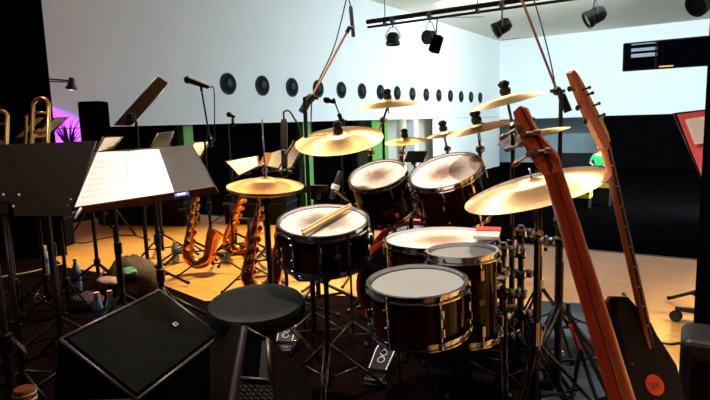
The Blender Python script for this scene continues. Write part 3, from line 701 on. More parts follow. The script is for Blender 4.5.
g = P(233, 200, D); mic_stand('short stand of the small distant microphone', g, P(233, 124, D), P(233, 126, D), P(232.5, 117.5, D), thin=.008)
mic('stage_microphone', 'small distant microphone just over the wall edge below the air outlets', P(226.5, 113.5, D), P(235, 117.5, D), .022, 'vocal')
D = 4.4
g = P(343, 200, D); mic_stand('stand of the small microphone above the large crash cymbal', g, P(342, 121, D), P(343, 125, D), P(334.5, 101.5, D), thin=.006)
mic('stage_microphone', 'small black microphone peeking over the large crash cymbal', P(323, 99, D), P(335, 102.5, D), .017, 'vocal')
D = 3.3
g = P(285, 250, D); t = mic_stand('upright stand below the slim microphone between the hi-hat and the large crash', g, P(285, 172, D), P(285, 176, D), P(284.5, 165, D), thin=.007, a0=.8)
mic('stage_microphone', 'tall slim microphone standing upright left of the large crash cymbal', P(284.5, 166, D), P(284, 119, D), .020, col='trimmetal')
cable('microphone_cable', 'cable curling out of the upright slim microphone', [P(284, 119, D), P(284, 112, D), P(289, 111, D), P(294, 118, D), P(299, 128, D), P(303, 150, D), P(300, 190, D)], .0055)
D = 2.5
mic('snare_microphone', 'small microphone with a white ring pointed down at the snare head', P(331.5, 199, D), P(340.5, 171, D), .013, col='trimmetal')
q = P(335.5, 187, D); d_ = (P(340.5, 171, D) - P(331.5, 199, D)).normalized()
ms = thing('microphone_gooseneck', 'bent arm holding the snare microphone, white ring around it', 'stand', V((P(350, 250, 2.95).x, P(350, 250, 2.95).y, .009)), 'microphone stands')
MB().lathe([(.0145, -.012), (.019, -.011), (.019, .011), (.0145, .012)], q, d_, 16, close=True).build('clip_ring', K['white'], ms)
w0 = wloc(ms); MB().tube([q + FW * .02, q + FW * .12 - Z * .02, V((w0.x, w0.y, q.z - .12)), w0 + Z * .03], .006, 8).build('gooseneck', K['gloss'], ms)
leg3(ms, 'metalblack', w0, None, .2, .006, .12, .3, False)

# ------------------------------------------------------------------ basses
def loft(mb, secs):
    rs = [[mb.bm.verts.new(p) for p in s] for s in secs]; n = len(rs[0])
    for a, b in zip(rs, rs[1:]):
        for k in range(n):
            f = mb.bm.faces.new((a[k], a[(k + 1) % n], b[(k + 1) % n], b[k])); f.smooth = True
    mb.bm.faces.new(list(reversed(rs[0]))); mb.bm.faces.new(rs[-1]); return mb
def sec(c, s, b, w, th, flat=True, n=18, lo=0):                       # D-section: b points to the rounded back
    pts = []
    for k in range(n + 1):
        a = PI * k / n; pts.append(c + s * (w / 2 * math.cos(a)) + b * (th * math.sin(a)))
    return pts
BD = 1.45
# front bass: axis in space, back of the neck turned to the camera
e0, e1 = P(553, 172, 1.45), P(622, 400, 1.52)
ax = (e1 - e0).normalized(); vb = -ray(590, 290).normalized(); vb = (vb - ax * vb.dot(ax)).normalized(); rot = Matrix.Rotation(math.radians(14), 3, ax); vb = rot @ vb; sd = vb.cross(ax)
if sd.dot(RT) < 0: sd = -sd
b1 = thing('bass_guitar', 'front bass, red striped neck cutting across the kit with its back to us', 'bass guitar', V((e1.x, e1.y, .05)), 'bass guitars on stands')
nk = MB(); ee = e0 + ax * .95
loft(nk, [sec(mid(e0, ee, x), sd, vb, .050 + .026 * x, .020 + .004 * x) for x in [k / 10 for k in range(11)]])
nk.build('neck', K['neckwood'], b1)
MB().poly([e0 - sd * .024, e0 + sd * .024, ee + sd * .038, ee - sd * .038], -vb * .006).build('fingerboard', K['ebony'], b1)
st_ = MB(); loft(st_, [sec(mid(e0, ee, x) + sd * (.006) + vb * (.0165 + .004 * x), sd, vb, .008, .0055, n=8) for x in [k / 6 for k in range(7)]])
st_.build('neck_stripe', K['darkstripe'], b1)
hs_px = [(513, 112), (519, 106.5), (526.5, 109), (532, 122), (540, 136), (550, 147), (558, 158), (562, 173), (545, 177), (537, 168), (527, 152), (518, 132)]
hpts = [on_plane(*p, e0, vb, .012) for p in hs_px]
MB().poly(hpts, -vb * .018).build('headstock', K['headwood'], b1)
MB().poly([on_plane(*p, e0, vb, .0128) for p in ((519.5, 107.2), (521.5, 107.2), (543, 146), (553, 165), (551, 176), (541, 150))], -vb * .003).build('headstock_stripe', K['darkstripe'], b1)
for (A, B) in (((518.5, 127), (500, 139)), ((522, 144), (506, 150)), ((529, 154), (513, 166)), ((524, 133), (540, 132)), ((536, 151), (551, 150))):
    a = on_plane(*A, e0, vb, .014); b = on_plane(*B, e0, vb, .026); d = (b - a).normalized(); R = Matrix((d, vb.cross(d), vb)).transposed()
    MB().lathe([(0, .008), (.008, .008), (.009, 0), (.009, -.004), (0, -.004)], a, vb, 14).tube([a + vb * .004, mid(a, b, .6)], .0035, 8).sphere(mid(a, b, .78), .0085, (1.7, .9, .45), 12, R).build('tuning_peg', K['peg'], b1)
bdy = mid(e0, ee, .86)
ob = [(-.02, -.26), (.10, -.31), (.15, -.22), (.115, -.10), (.13, .0), (.19, .10), (.17, .22), (.06, .285), (-.08, .28), (-.18, .2), (-.18, .08), (-.125, -.02), (-.12, -.12), (-.16, -.22), (-.12, -.285)]
bc = mid(e0, e1, 1) + ax * .47
MB().poly([bc + sd * x + ax * y * .8 - vb * .012 for x, y in ob], -vb * .04).build('body', K['neckwood'], b1)
# second bass, side of the neck and dark fingerboard with dots
def L2(a, b, t): return (a[0] + (b[0] - a[0]) * t, a[1] + (b[1] - a[1]) * t)
b2 = thing('bass_guitar', 'rear bass with an orange neck, dark dotted fingerboard and black body', 'bass guitar', V((P(660, 400, 1.95).x, P(660, 400, 1.95).y, .03)), 'bass guitars on stands')
n0, n1 = P(608, 148, 1.85), P(652, 345, 1.93); ax2 = (n1 - n0).normalized()
fn2 = (RT * .80 - FW * .45); fn2 = (fn2 - ax2 * fn2.dot(ax2)).normalized(); sd2 = ax2.cross(fn2)
nk = MB(); loft(nk, [sec(mid(n0, n1, x), sd2, -fn2, .046 + .012 * x, .022) for x in [k / 10 for k in range(11)]]); nk.build('neck', K['orangewood'], b2)
fb = MB().poly([n0 - sd2 * .023, n0 + sd2 * .023, n1 + sd2 * .029, n1 - sd2 * .029], fn2 * .007).build('fingerboard', K['ebony'], b2)
fd_ = MB()
for k in range(9):
    q = mid(n0, n1, .08 + .1 * k) + fn2 * .0035 + sd2 * (.0235 + .006 * (.08 + .1 * k)) * (1 if sd2.dot(FW) < 0 else -1)
    fd_.sphere(q, .0022, seg=8)
fd_.build('position_dots', K['paper'], fb)
hp2 = [(571, 73), (574.5, 70), (579, 76), (586, 89), (594, 105), (602, 120), (607.5, 133), (610.5, 148), (605, 150), (598.5, 138), (588, 117), (580, 97)]
hc2 = P(590, 112, 1.84); hn2 = (-FW * .8 + RT * .6).normalized()
hq = [on_plane(*p, hc2, hn2, 0) for p in hp2]
MB().poly(hq, -hn2 * .016 - RT * .002).build('headstock', K['orangewood'], b2)
MB().poly([on_plane(*p, hc2, hn2, .0012) for p in ((575.5, 71.5), (579, 76), (586, 89), (594, 105), (602, 120), (608, 133), (610, 142), (604, 131), (590, 104), (581, 85))], hn2 * .002).build('headstock_face', K['goldpaint'] if False else K['stick'], b2)
for (A, B) in (((579, 92), (569.5, 89)), ((583, 105), (577.5, 108)), ((589, 118), (585, 122))):
    a, b = on_plane(*A, hc2, hn2, -.012), on_plane(*B, hc2, hn2, -.012); d = (b - a).normalized(); R = Matrix((d, hn2.cross(d), hn2)).transposed()
    MB().tube([a, b], .004, 8).sphere(b, .011, (1.0, .9, .5), 12, R).build('tuning_peg', K['gloss'], b2)
for (A, B) in (((583, 90), (589.5, 87.5)), ((587, 95), (592.5, 93)), ((593, 106), (599, 103.5)), ((598, 117), (604, 114.5))):
    a, b = on_plane(*A, hc2, hn2, .004), on_plane(*B, hc2, hn2, .010); MB().tube([a, b], .0042, 8).sphere(b, .006, seg=10).build('tuning_peg', K['darkchrome'], b2)
bp = [(617, 303), (621, 296.5), (628, 297), (635, 305), (643, 315), (651, 323), (657, 335), (667, 350), (677, 366), (683, 390), (690, 420), (688, 450), (668, 462), (645, 455), (634, 425), (629, 398), (628, 372), (625, 345), (620, 325)]
bn = (-FW * .9 + RT * .35 + Z * .12).normalized(); bcx = P(650, 370, 1.9)
bq = [on_plane(*p, bcx, bn, 0) for p in bp]
bd = MB().poly(bq, -bn * .030 - RT * .004).build('body', K['black'], b2)
bq2 = [p - RT * .010 - bn * .030 for p in bq]; MB().poly(bq2, -bn * .014).build('body_back', K['redside'], b2)
q = on_plane(624, 295, bcx, bn, -.01); MB().lathe([(0, .012), (.008, .012), (.006, .004), (.009, 0), (0, 0)], q - Z * .004, UP, 12).build('strap_button', K['steelrim'], b2)
oc = on_plane(654.8, 385, bcx, bn, .001); ou = (on_plane(654.8 + 6, 385 + 9.6, bcx, bn, .001) - oc); ov = (on_plane(654.8 + 7, 385 - 4.4, bcx, bn, .001) - oc)
ol = MB().poly([oc + ou * math.cos(2 * PI * k / 28) + ov * math.sin(2 * PI * k / 28) for k in range(28)], bn * .0012).build('oval_badge', K['redoval'], b2)
lt = MB()
for k in range(4):                                                  # looping dark red script across the badge
    c_ = oc + bn * .0018 + (ov * (-.45 + .3 * k) + ou * (-.1 + .07 * k)); lt.tube([c_ + ov * (.16 * math.cos(2 * PI * j / 12)) + ou * (.30 * math.sin(2 * PI * j / 12 + k)) for j in range(10)], .0012, 5)
lt.build('script_lettering', K['reddark'], ol)
q0 = on_plane(631, 364, bcx, bn, .002); MB().box(q0, (.016, .006, .006), bev=.002).build('knob', K['steelrim'], b2)
# guitar stands
gs = thing('guitar_stand', 'tubular stand legs beside the front bass neck, on the slate carpet', 'stand', V((P(584, 340, 1.75).x, P(584, 340, 1.75).y, .01)), 'guitar stands')
pa, pb, pc = P(568, 312, 1.85), P(580, 350, 1.9), onz(600, 410, .02)
MB().tube([pa + Z * .03, pa, pb, pc], .008, 8).build('leg', K['metalblack'], gs)
MB().tube([pb, onz(571, 405, .02)], .008, 8).build('leg', K['metalblack'], gs)
MB().tube([P(571, 325, 1.83), P(579, 348, 1.87)], .0085, 8).build('red_highlight', K['redglint'], gs)  # red tube stands in for a red highlight on the black leg
MB().tube([pa, mid(pa, bc, .5) + Z * .05, bc + Z * .1 - vb * .06], .008, 8).build('yoke', K['metalblack'], gs)
gs2 = thing('guitar_stand', 'black stand behind the black bass body', 'stand', V((P(650, 420, 2.1).x, P(650, 420, 2.1).y, .01)), 'guitar stands')
a_ = P(612, 318, 2.05); MB().tube([P(606, 319, 2.0), a_, P(640, 380, 2.1), V((*P(640, 400, 2.1).xy, .03))], .010, 8).build('pole', K['metalblack'], gs2)
for k in range(3):
    d = V((math.cos(2.1 * k + .3), math.sin(2.1 * k + .3), 0)); q = V((*P(640, 400, 2.1).xy, .16)); MB().tube([q, q + d * .22 - Z * .145], .009, 8).build('leg', K['metalblack'], gs2)

# ------------------------------------------------------------------ music stands
def desk(name, label, corners, pole_px, mat='deskmetal', lip=.045, sheets=(), group='music stands', screws=(), lipmat=None, a0=.5, pole_d=None, facing=1, legs=True, spread=.30, hub=.17):
    """corners: TL TR BR BL as (px, py, depth); a steel desk, lip at the lower edge, pole and tripod"""
    tl, tr, br, bl = [P(*c) for c in corners]; n = (tr - tl).cross(bl - tl).normalized()
    if n.dot(-FW) < 0: n = -n
    cen = (tl + tr + br + bl) / 4; dp = pole_d or depth((bl + br) / 2) + .04; gp = P(pole_px, 230, dp); g = V((gp.x, gp.y, .009))
    t = thing(name, label, 'music stand', g, group)
    # desk plate with rounded corners
    pts = []
    for i, (c, a, b) in enumerate(((tl, bl, tr), (tr, tl, br), (br, tr, bl), (bl, br, tl))):
        r = .02; pa_, pb_ = c + (a - c).normalized() * r, c + (b - c).normalized() * r
        pts += bez(pa_, c, pb_, 4)
    MB().poly(pts, -n * .003).build('desk_plate', K[mat], t)
    f = n * facing
    MB().poly([bl, br, br + f * lip, bl + f * lip], (tl - bl).normalized() * .003).build('lip', K[lipmat or mat], t)
    MB().tube([tl, bl], .0028, 6).build('folded_edge', K['trimmetal'], t); MB().tube([tr, br], .0028, 6).build('folded_edge', K['trimmetal'], t)
    h = mid((bl + br) / 2, (tl + tr) / 2, .14) - f * .045
    top = V((g.x, g.y, min(h.z - .04, cen.z - .03)))
    m1 = mid(g, top, .5)
    MB().tube([g + Z * .05, m1], .0155, 10).tube([m1, top], .011, 10).tube([top, h + f * .02], .012, 8).build('pole', K['metalblack'], t)
    MB().lathe([(.011, -.04), (.022, -.035), (.022, .03), (.011, .035)], m1, Z, 12).build('height_clutch', K['gloss'], t)
    MB().box(h + f * .015, (.05, .05, .05), bev=.01).build('bracket', K['gloss'], t)
    if legs: leg3(t, 'metalblack', g, None, spread, .011, hub, a0, False)
    for s in screws:
        q = on_plane(*s, cen, n, 0); MB().sphere(q, .0055, seg=10).build('rivet', K['white'], t)
    return t, n, cen
t, n, cen = desk('music_stand', 'big black music stand at the left, blank back of its desk toward us', ((-62, 147, 1.84), (97, 141, 1.8), (70, 216, 1.86), (-62, 216, 1.9)), -8, lip=.05, facing=-1, screws=((4, 194.5), (19.5, 194.5), (14, 206), (71.5, 199), (68.5, 205)), a0=1.2)
o = MB().tube([on_plane(81, 208, cen, n, .004), on_plane(75, 219, cen, n, .008)], .004, 6).build('clip', K['white'], t)
t, n, cen = desk('music_stand', 'black music stand bearing wide white sheet music, blue box on its lip', ((80, 153, 2.68), (192, 145, 2.63), (219, 193, 2.47), (66, 216, 2.47)), 157, lip=.05, lipmat='tray', a0=-.2, pole_d=2.95, hub=.34)
qs = [on_plane(*p, cen, n, .003) for p in ((72.5, 212.5), (126, 204.5), (128, 151.5), (97, 152.5))]
tag(MB().sheet(*qs, sag=.003, nrmv=n).build('sheet_music', K['sheet']), 'left page of sheet music on the stand with the blue box', 'sheet music', 'sheet music pages')
qs = [on_plane(*p, cen, n, .004) for p in ((126.5, 204.3), (176, 197), (159, 149.5), (128.5, 151.5))]
tag(MB().sheet(*qs, sag=.004, nrmv=n).build('sheet_music', K['sheet']), 'right page of sheet music on the stand with the blue box', 'sheet music', 'sheet music pages')
q = on_plane(182, 195.5, cen, n, .050); R = Matrix(((P(219, 193, 2.47) - P(66, 216, 2.47)).normalized(), n.cross((P(219, 193, 2.47) - P(66, 216, 2.47)).normalized()), n)).transposed()
bx = thing('small_box', 'small blue box sitting on the music stand lip beside the white sheets', 'box', q)
MB().box(q, (.062, .022, .018), R, bev=.004).build('case', K['blueplastic'], bx); MB().box(q + n * .009, (.034, .011, .003), R).build('window', K['paper'], bx)
# stand behind, bare post
desk('music_stand', 'tilted black music desk standing edge-up against the white wall', ((158, 76, 4.2), (169, 83.5, 4.25), (132, 124.5, 4.0), (115, 124, 3.95)), 145, mat='deskbrown', facing=-1, pole_d=4.2)
def papers(label, corners, stand_label=None, pole=None, mat='paper', deskc=None, cat='sheet music', name='sheet_music', grp='sheet music pages'):
    tl, tr, br, bl = [P(*c) for c in corners]
    tag(MB().sheet(bl, br, tr, tl, sag=.004).build(name, K[mat]), label, cat, grp)
    if stand_label:
        d = deskc or [(c[0] + (-2 if i in (0, 3) else 2), c[1] + (-1 if i < 2 else 1), c[2] + .03) for i, c in enumerate(corners)]
        desk('music_stand', stand_label, d, pole, lip=.03)
papers('white page on a stand just left of the wide sheet music', ((105, 138, 3.2), (121, 137.5, 3.3), (112, 148, 3.2), (97, 152, 3.1)), 'black stand behind the big blank desk, one white page showing', 116.5)
papers('greyish page leaning on a stand behind the wide sheet music', ((160, 134, 3.4), (172, 132, 3.5), (167, 146, 3.4), (150, 150, 3.3)), 'black stand behind the wide sheet music, greyish page on it', 157, mat='trimmetal')
papers('cream page beside the right end of the wide sheet music', ((195, 143, 5.0), (208, 142, 5.1), (199, 158, 5.0), (190, 152, 4.9)), 'black stand right of the wide sheet music, cream page on it', 191)
papers('white sheets lying on a stand above the hi-hat, left one', ((227, 162, 5.3), (256, 156.5, 5.4), (258, 166, 5.3), (239, 175, 5.2)), 'black stand above the hi-hat with loose white sheets', 235)
papers('white sheet just right of the hi-hat clutch', ((266, 155, 4.6), (281, 150, 4.65), (282, 169, 4.6), (268, 166, 4.55)), 'black stand behind the hi-hat clutch, one white sheet on it', 266)
papers('white page slanting under the left edge of the large crash cymbal', ((296, 141, 4.3), (303, 145, 4.35), (291, 167, 4.2), (279, 170, 4.15)), 'black stand under the left edge of the large crash cymbal', 286)
t_, n_, c_ = desk('music_stand', 'small grey brown desk seen flat behind the snare drum', ((308, 185, 3.7), (325, 185, 3.7), (328, 192, 3.55), (303, 192.5, 3.55)), 316)
desk('music_stand', 'far black music desk right of the small splash cymbal', ((408, 151, 6.0), (427.5, 151, 6.0), (423, 162.5, 5.9), (404, 162, 5.9)), 416, mat='metalblack')
tag(MB().sheet(P(258, 166, 3.95), P(268, 166, 3.95), P(272, 153, 4.0), P(265, 152.5, 4.0)).build('orange_card', M('orange_card_paper', (.75, .27, .05), .6)), 'orange card among the white sheets above the hi-hat', 'card')
# left back stands behind the blank desk
papers('white page on the stand behind the gold trombone slide', ((55, 118.5, 3.0), (67, 117.5, 3.05), (45, 137, 2.95), (30, 139, 2.9)), 'black stand behind the gold trombone slide, white page on it', 50)
papers('narrow tan folder edge left of the gold trombone slide', ((38, 118, 2.95), (44, 118, 3.0), (22, 137, 2.9), (15, 138.5, 2.9)), None, None, 'goldpaint', name='folder', cat='folder')
# red folder right
desk('music_stand', 'black music stand at the right edge behind the red folder', ((673, 113, 3.3), (735, 106, 3.4), (762, 176, 3.2), (704, 186, 3.15)), 722, mat='metalblack')
c4 = [P(*q) for q in ((677.5, 114.5, 3.25), (726, 108, 3.35), (752, 172, 3.15), (704, 181, 3.1))]
tag(MB().poly(c4, FW * .004).build('folder', K['pink']), 'red folder on the music stand at the right edge', 'folder')
nn = (c4[1] - c4[0]).cross(c4[3] - c4[0]).normalized(); nn = nn if nn.dot(FW) < 0 else -nn
qs = [on_plane(*p, c4[0], nn, .014) for p in ((694.5, 144.5), (734, 140), (724, 113), (685, 119.5))]
tag(MB().sheet(*qs, nrmv=nn).build('sheet_music', K['sheet']), 'printed page on the red folder at the right edge', 'sheet music', 'sheet music pages')

# ------------------------------------------------------------------ saxophones
def sax(label, top, bottom, yaw, scale, mat='brass'):
    t = thing('saxophone', label, 'saxophone', bottom, 'saxophones on stands')
    up = (top - bottom); H = up.length; up.normalize(); s = V((math.cos(yaw), math.sin(yaw), 0)); s = (s - up * s.dot(up)).normalized(); f = up.cross(s)
    q = lambda x, y, z=0: bottom + s * (x * H) + up * (y * H) + f * (z * H)
    W = .165; path = [(0, .98), (0, .9), (0, .7), (0, .5), (0, .3), (0, .16)]; rad = [.026, .032, .045, .058, .070, .078]
    for k in range(1, 9):
        a = PI * k / 8; path.append((W * (1 - math.cos(a)), .16 - W * 1.0 * math.sin(a))); rad.append(.078 + .010 * k / 8)
    MB().tube([q(*p) for p in path], [r * H for r in rad], 14).build('body_tube', K[mat], t)
    MB().tube([q(2 * W, .16), q(2 * W, .28), q(2 * W + .01, .40), q(2 * W + .03, .47), q(2 * W + .055, .52), q(2 * W + .053, .515), q(2 * W + .02, .44), q(2 * W, .32), q(2 * W, .20)], [r * H for r in (.088, .094, .105, .122, .145, .138, .105, .080, .06)], 20).build('bell', K[mat], t)
    MB().tube([q(0, .97), q(0, 1.03), q(-.03, 1.08), q(-.10, 1.09), q(-.16, 1.07)], [r * H for r in (.02, .017, .015, .013, .011)], 10).build('neck_crook', K[mat], t)
    MB().tube([q(-.15, 1.073), q(-.25, 1.03)], [.015 * H, .009 * H], 10).build('mouthpiece', K['gloss'], t)
    rd = MB()
    for z in (.055, -.055, .03): rd.tube([q(.02, .95, z), q(.03, .2, z * 1.25)], .006 * H, 6)
    rd.build('key_rods', K['brassgold'], t)
    for k in range(18):
        y = .95 - .045 * k; z = (1, -1, .3)[k % 3] * (.05 + .03 * (1 - y)); x = (.04, .01, .06)[k % 3]
        d = (f * (1 if z > 0 else -1) + s * .8).normalized(); r = H * (.026 + .026 * (1 - y))
        MB().lathe([(0, .02 * H), (r * .5, .018 * H), (r, .014 * H), (r, .0), (0, 0)], q(x, y, z), d, 12).sphere(q(x, y, z) + d * .022 * H, .008 * H, seg=8).build('key', K['brassgold'], t)
    for k in range(2):
        d = (s * -.2 + f).normalized(); MB().lathe([(0, .02 * H), (.05 * H, .012 * H), (.05 * H, 0), (0, 0)], q(2 * W, .28 + .12 * k, .08), d, 14).build('bell_key', K['brassgold'], t)
    return t
sax('brass saxophone below the right end of the wide sheet music', P(195, 196, 4.55), onz(186, 262, .10) , .75, 1)
sax('brass saxophone leaning right, in the middle of the three', P(243, 192, 4.9), onz(225, 247, .08), .7, 1)
sax('brass saxophone nearest the throne, just left of the hi-hat stand', P(259, 205, 3.75), onz(245, 286, .10), .65, 1)
def sax_stand(label, g, hgt, a0, spread=.27):
    g = V((g.x, g.y, 0)); t = thing('saxophone_stand', label, 'stand', g, 'saxophone stands')
    MB().tube([g + Z * .08, g + Z * hgt], .011, 8).build('pole', K['metalblack'], t)
    MB().tube([g + Z * hgt - RT * .06 - FW * .05, g + Z * hgt, g + Z * hgt + RT * .06 - FW * .05], .008, 8).build('yoke', K['metalblack'], t)
    leg3(t, 'metalblack', g, None, spread, .008, .15, a0, False)
sax_stand('tripod under the saxophone below the wide sheet music', onz(190, 258), .45, .2); sax_stand('tripod stand right under the middle saxophone', onz(234, 259), .5, .9, .32); sax_stand('tripod behind the saxophone nearest the throne', onz(252, 285), .5, .4)
# trombones: tuning slides above the blank desk
def trombone(label, px, d, w_px, y0, mat):
    A = P(px - w_px / 2, y0 + 5, d); B = P(px + w_px / 2, y0 + 5, d); s = (B - A); wd = s.length; s.normalize(); dn = (-UP - FW * .05).normalized()
    base = V((mid(A, B, .5).x, mid(A, B, .5).y, .02)); t = thing('trombone', label, 'trombone', base, 'trombones on stands')
    c = mid(A, B, .5); r = .0085
    MB().tube([A + dn * .40] + arc(c, -s, -dn, wd / 2, 0, PI, 10) + [B + dn * .19], r, 10).build('tuning_slide', K[mat], t)
    for y, sz in ((.03, .006), (.115, .0075)):
        br = MB().tube([A + dn * y, B + dn * y], sz, 8)
        if sz > .007: br.sphere(mid(A, B, .5) + dn * y - UP * -.0, .016)
        br.build('brace', K['copper'] if sz > .007 else K[mat], t)
    MB().lathe([(r, 0), (.012, .06), (.02, .12), (.045, .18), (.085, .215), (.083, .216), (.04, .185), (.01, .10)], B + dn * .19, dn, 24).build('bell', K[mat], t)
    MB().tube([A + dn * .05 - FW * .05, A + dn * .44 - FW * .05, A + dn * .44 - FW * .02, A + dn * .38 - FW * .02], r * .8, 8).build('hand_slide', K[mat], t)
    z0 = (B + dn * .44); MB().tube([V((z0.x, z0.y, .03)), V((z0.x, z0.y, z0.z + .1))], .012, 8).build('stand_peg', K['metalblack'], t)
    for k in range(3):
        d_ = V((math.cos(2.1 * k), math.sin(2.1 * k), 0)); q = V((z0.x, z0.y, .12)); MB().tube([q, q + d_ * .2 - Z * .1], .008, 8).build('stand_leg', K['metalblack'], t)
trombone('gold trombone tuning slide rising behind the blank music desk, by the page', 41, 2.45, 15.5, 101, 'brassgold')
trombone('trombone slide at the left image edge behind the blank music desk', 1, 2.45, 13, 112.5, 'brassgold')

# ------------------------------------------------------------------ purple corner
c = P(94.5, 118, 6.2); A, B = P(83, 102, 6.2), P(106, 102, 6.2); wdt = (B - A).length; hgt = .42
sp = thing('loudspeaker', 'small black loudspeaker in front of the white wall, right of the violet glow', 'loudspeaker', V((c.x, c.y, 0)))
MB().box(V((c.x, c.y, A.z - .24)), (wdt * .98, wdt * .9, .48), Matrix.Rotation(PSI, 3, 'Z'), bev=.02).build('cabinet', K['drape'], sp)
MB().box(V((c.x, c.y, A.z - .24)) - fh * (wdt * .452), (wdt * .86, .012, .42), Matrix.Rotation(PSI, 3, 'Z'), bev=.005).build('grille', K['grille'], sp)
MB().tube([V((c.x, c.y, .1)), V((c.x, c.y, A.z - .47))], .02, 10).build('pole', K['metalblack'], sp); leg3(sp, 'metalblack', V((c.x, c.y, 0)), None, .4, .012, .5, .3, False)
LDp = 8.1; lh = P(71.5, 84, LDp)
lm = thing('clip_lamp', 'black clip lamp with a violet bulb at the edge of the tall curtain', 'lamp', P(50, 80, LDp))
MB().tube([P(46, 79.0, LDp), P(69, 80.5, LDp)], .012, 8).tube([P(46, 81.5, LDp), P(68, 82.0, LDp)], .009, 8).build('arm', K['metalblack'], lm)
dnl = (-Z + V((-.25, .0, 0))).normalized()
MB().lathe([(0, -.09), (.035, -.09), (.045, -.03), (.05, 0), (.085, .07), (.08, .07), (.045, .0)], lh, dnl, 20).build('lamp_shade', K['fixture'], lm)
MB().sphere(lh + dnl * .045, .045).build('bulb', K['uv'], lm)
MB().tube([P(46, 80, LDp), P(40, 82, LDp), V((*P(40, 82, LDp).xy, HF))], .02, 8).build('post', K['metalblack'], lm)
pl = thing('potted_plant', 'spiky plant in the violet glow beside the small loudspeaker', 'plant', V((*P(69, 150, 7.4).xy, HF)))
q = P(69, 140, 7.4)
MB().lathe([(0, 0), (.13, 0), (.17, .3), (.15, .3), (.13, .26), (0, .26)], V((q.x, q.y, q.z - .45)), Z, 20).build('pot', K['gloss'], pl)
MB().box(V((q.x, q.y, (q.z - .45 + HF) / 2)), (.4, .4, q.z - .45 - HF), bev=.01).build('plinth', K['drape'], pl)
lf = MB()
for k in range(46):
    a = random.uniform(0, 2 * PI); rr = random.uniform(.05, .26); hh_ = random.uniform(.18, .50)
    b0 = V((q.x, q.y, q.z - .2)); e = b0 + V((math.cos(a) * rr, math.sin(a) * rr, hh_)); m_ = b0 + V((math.cos(a) * rr * .25, math.sin(a) * rr * .25, hh_ * .75))
    lf.tube(bez(b0, m_, e, 5), [.006, .009, .009, .007, .005, .001], 5)
lf.build('leaves', K['plant'], pl)

# ------------------------------------------------------------------ monitors
A, B, Cc = P(61, 338, 2.0), P(160, 289, 2.6), P(213, 339, 2.5)
Dd = A + (Cc - B); fu = (B - A).normalized(); fv = (Dd - A); fv = (fv - fu * fv.dot(fu)).normalized(); fn = fu.cross(fv); fn = fn if fn.z > 0 else -fn
W_, H_ = (B - A).length, (Cc - B).length
wd = thing('stage_monitor', 'black wedge monitor with a wide mesh face and white badge, front left', 'stage monitor', V((*((A + Cc) / 2).xy, .01)), 'stage monitors')
bl_ = [A - fn * .015, B - fn * .015, B + fv * H_ - fn * .015, A + fv * H_ - fn * .015]
lowz = .012; back = -V((fv.x, fv.y, 0)).normalized()
pts = bl_ + [V((p.x, p.y, lowz)) + back * .10 for p in (bl_[0], bl_[1])] + [V((p.x, p.y, max(lowz, p.z - .2) if False else lowz)) - back * (-.02) for p in (bl_[2], bl_[3])]
MB().hull(pts).build('cabinet', K['cab'], wd)
R = Matrix((fu, fv, fn)).transposed(); cen = A + fu * (W_ / 2) + fv * (H_ / 2)
MB().box(cen - fn * .004, (W_ * .95, H_ * .92, .018), R, bev=.006).build('grille', K['grille'], wd)
rim = MB()
for a, b in ((A, B), (B, B + fv * H_), (B + fv * H_, A + fv * H_), (A + fv * H_, A)): rim.tube([a - fn * .008, b - fn * .008], .008, 8)
rim.build('edge_trim', K['trimmetal'], wd)
q = on_plane(175.5, 324, cen, fn, .006); bg = MB().box(q, (.030, .020, .003), R, bev=.002).build('badge', K['white'], wd)
MB().box(q + fn * .002, (.010, .008, .002), R).build('emblem', K['gloss'], bg)
# second monitor, bottom centre
tl, tr, bl, br = P(242, 326, 1.85), P(271, 339, 1.82), P(230, 402, 1.72), P(276, 402, 1.68)
bl = tl + (bl - tl) * 1.9; br = tr + (br - tr) * 1.9
back = (FW * .30 - RT * .18); back.z = 0
wd = thing('stage_monitor', 'black monitor cabinet with a boxy handle recess over dotted mesh, front centre', 'stage monitor', V((*((bl + br) / 2).xy, .01)), 'stage monitors')
pr = P(335, 412, 1.75); fnn = (tr - tl).cross(bl - tl).normalized(); fnn = fnn if fnn.dot(FW) < 0 else -fnn
zf = lambda p: V((p.x, p.y, .012))
pts = [tl, tr, zf(bl), zf(br), tl + back * .5 - Z * .02, tr + back * .35 - Z * .02, P(306, 372, 1.95), zf(P(322, 400, 1.95)), zf(P(205, 400, 2.05)), P(209, 345, 2.15)]
pts = [p - fnn * .012 for p in pts]
MB().hull(pts).build('cabinet', K['cab'], wd)
fc = MB(); qq = lambda x, y, o=0: on_plane(x, y, tl, fnn, o)
fc.tube([qq(245, 327), qq(236, 378), qq(230, 415)], .013, 10).build('corner_rail', K['trimmetal'], wd)
MB().poly([qq(248, 329), qq(268, 339), qq(270, 380), qq(242, 377.5)], -fnn * .006).build('handle_recess', K['drape'], wd)
fr = MB(); ps = [qq(247, 328, .004), qq(267.5, 339, .004), qq(270.5, 380.5, .004), qq(241, 378, .004)]
for a, b, r in ((0, 1, .004), (1, 2, .007), (2, 3, .006)): fr.tube([ps[a], ps[b]], r, 8)
fr.build('recess_frame', K['trimmetal'], wd)
MB().poly([qq(262, 341, .001), qq(267, 340, .001), qq(269.5, 379, .001), qq(259, 378, .001)], -fnn * .003).build('recess_wall', K['cab'], wd)
MB().poly([qq(241, 383), qq(272, 386), qq(282, 440), qq(232, 440)], fnn * .004).build('grille', K['grilledots'], wd)

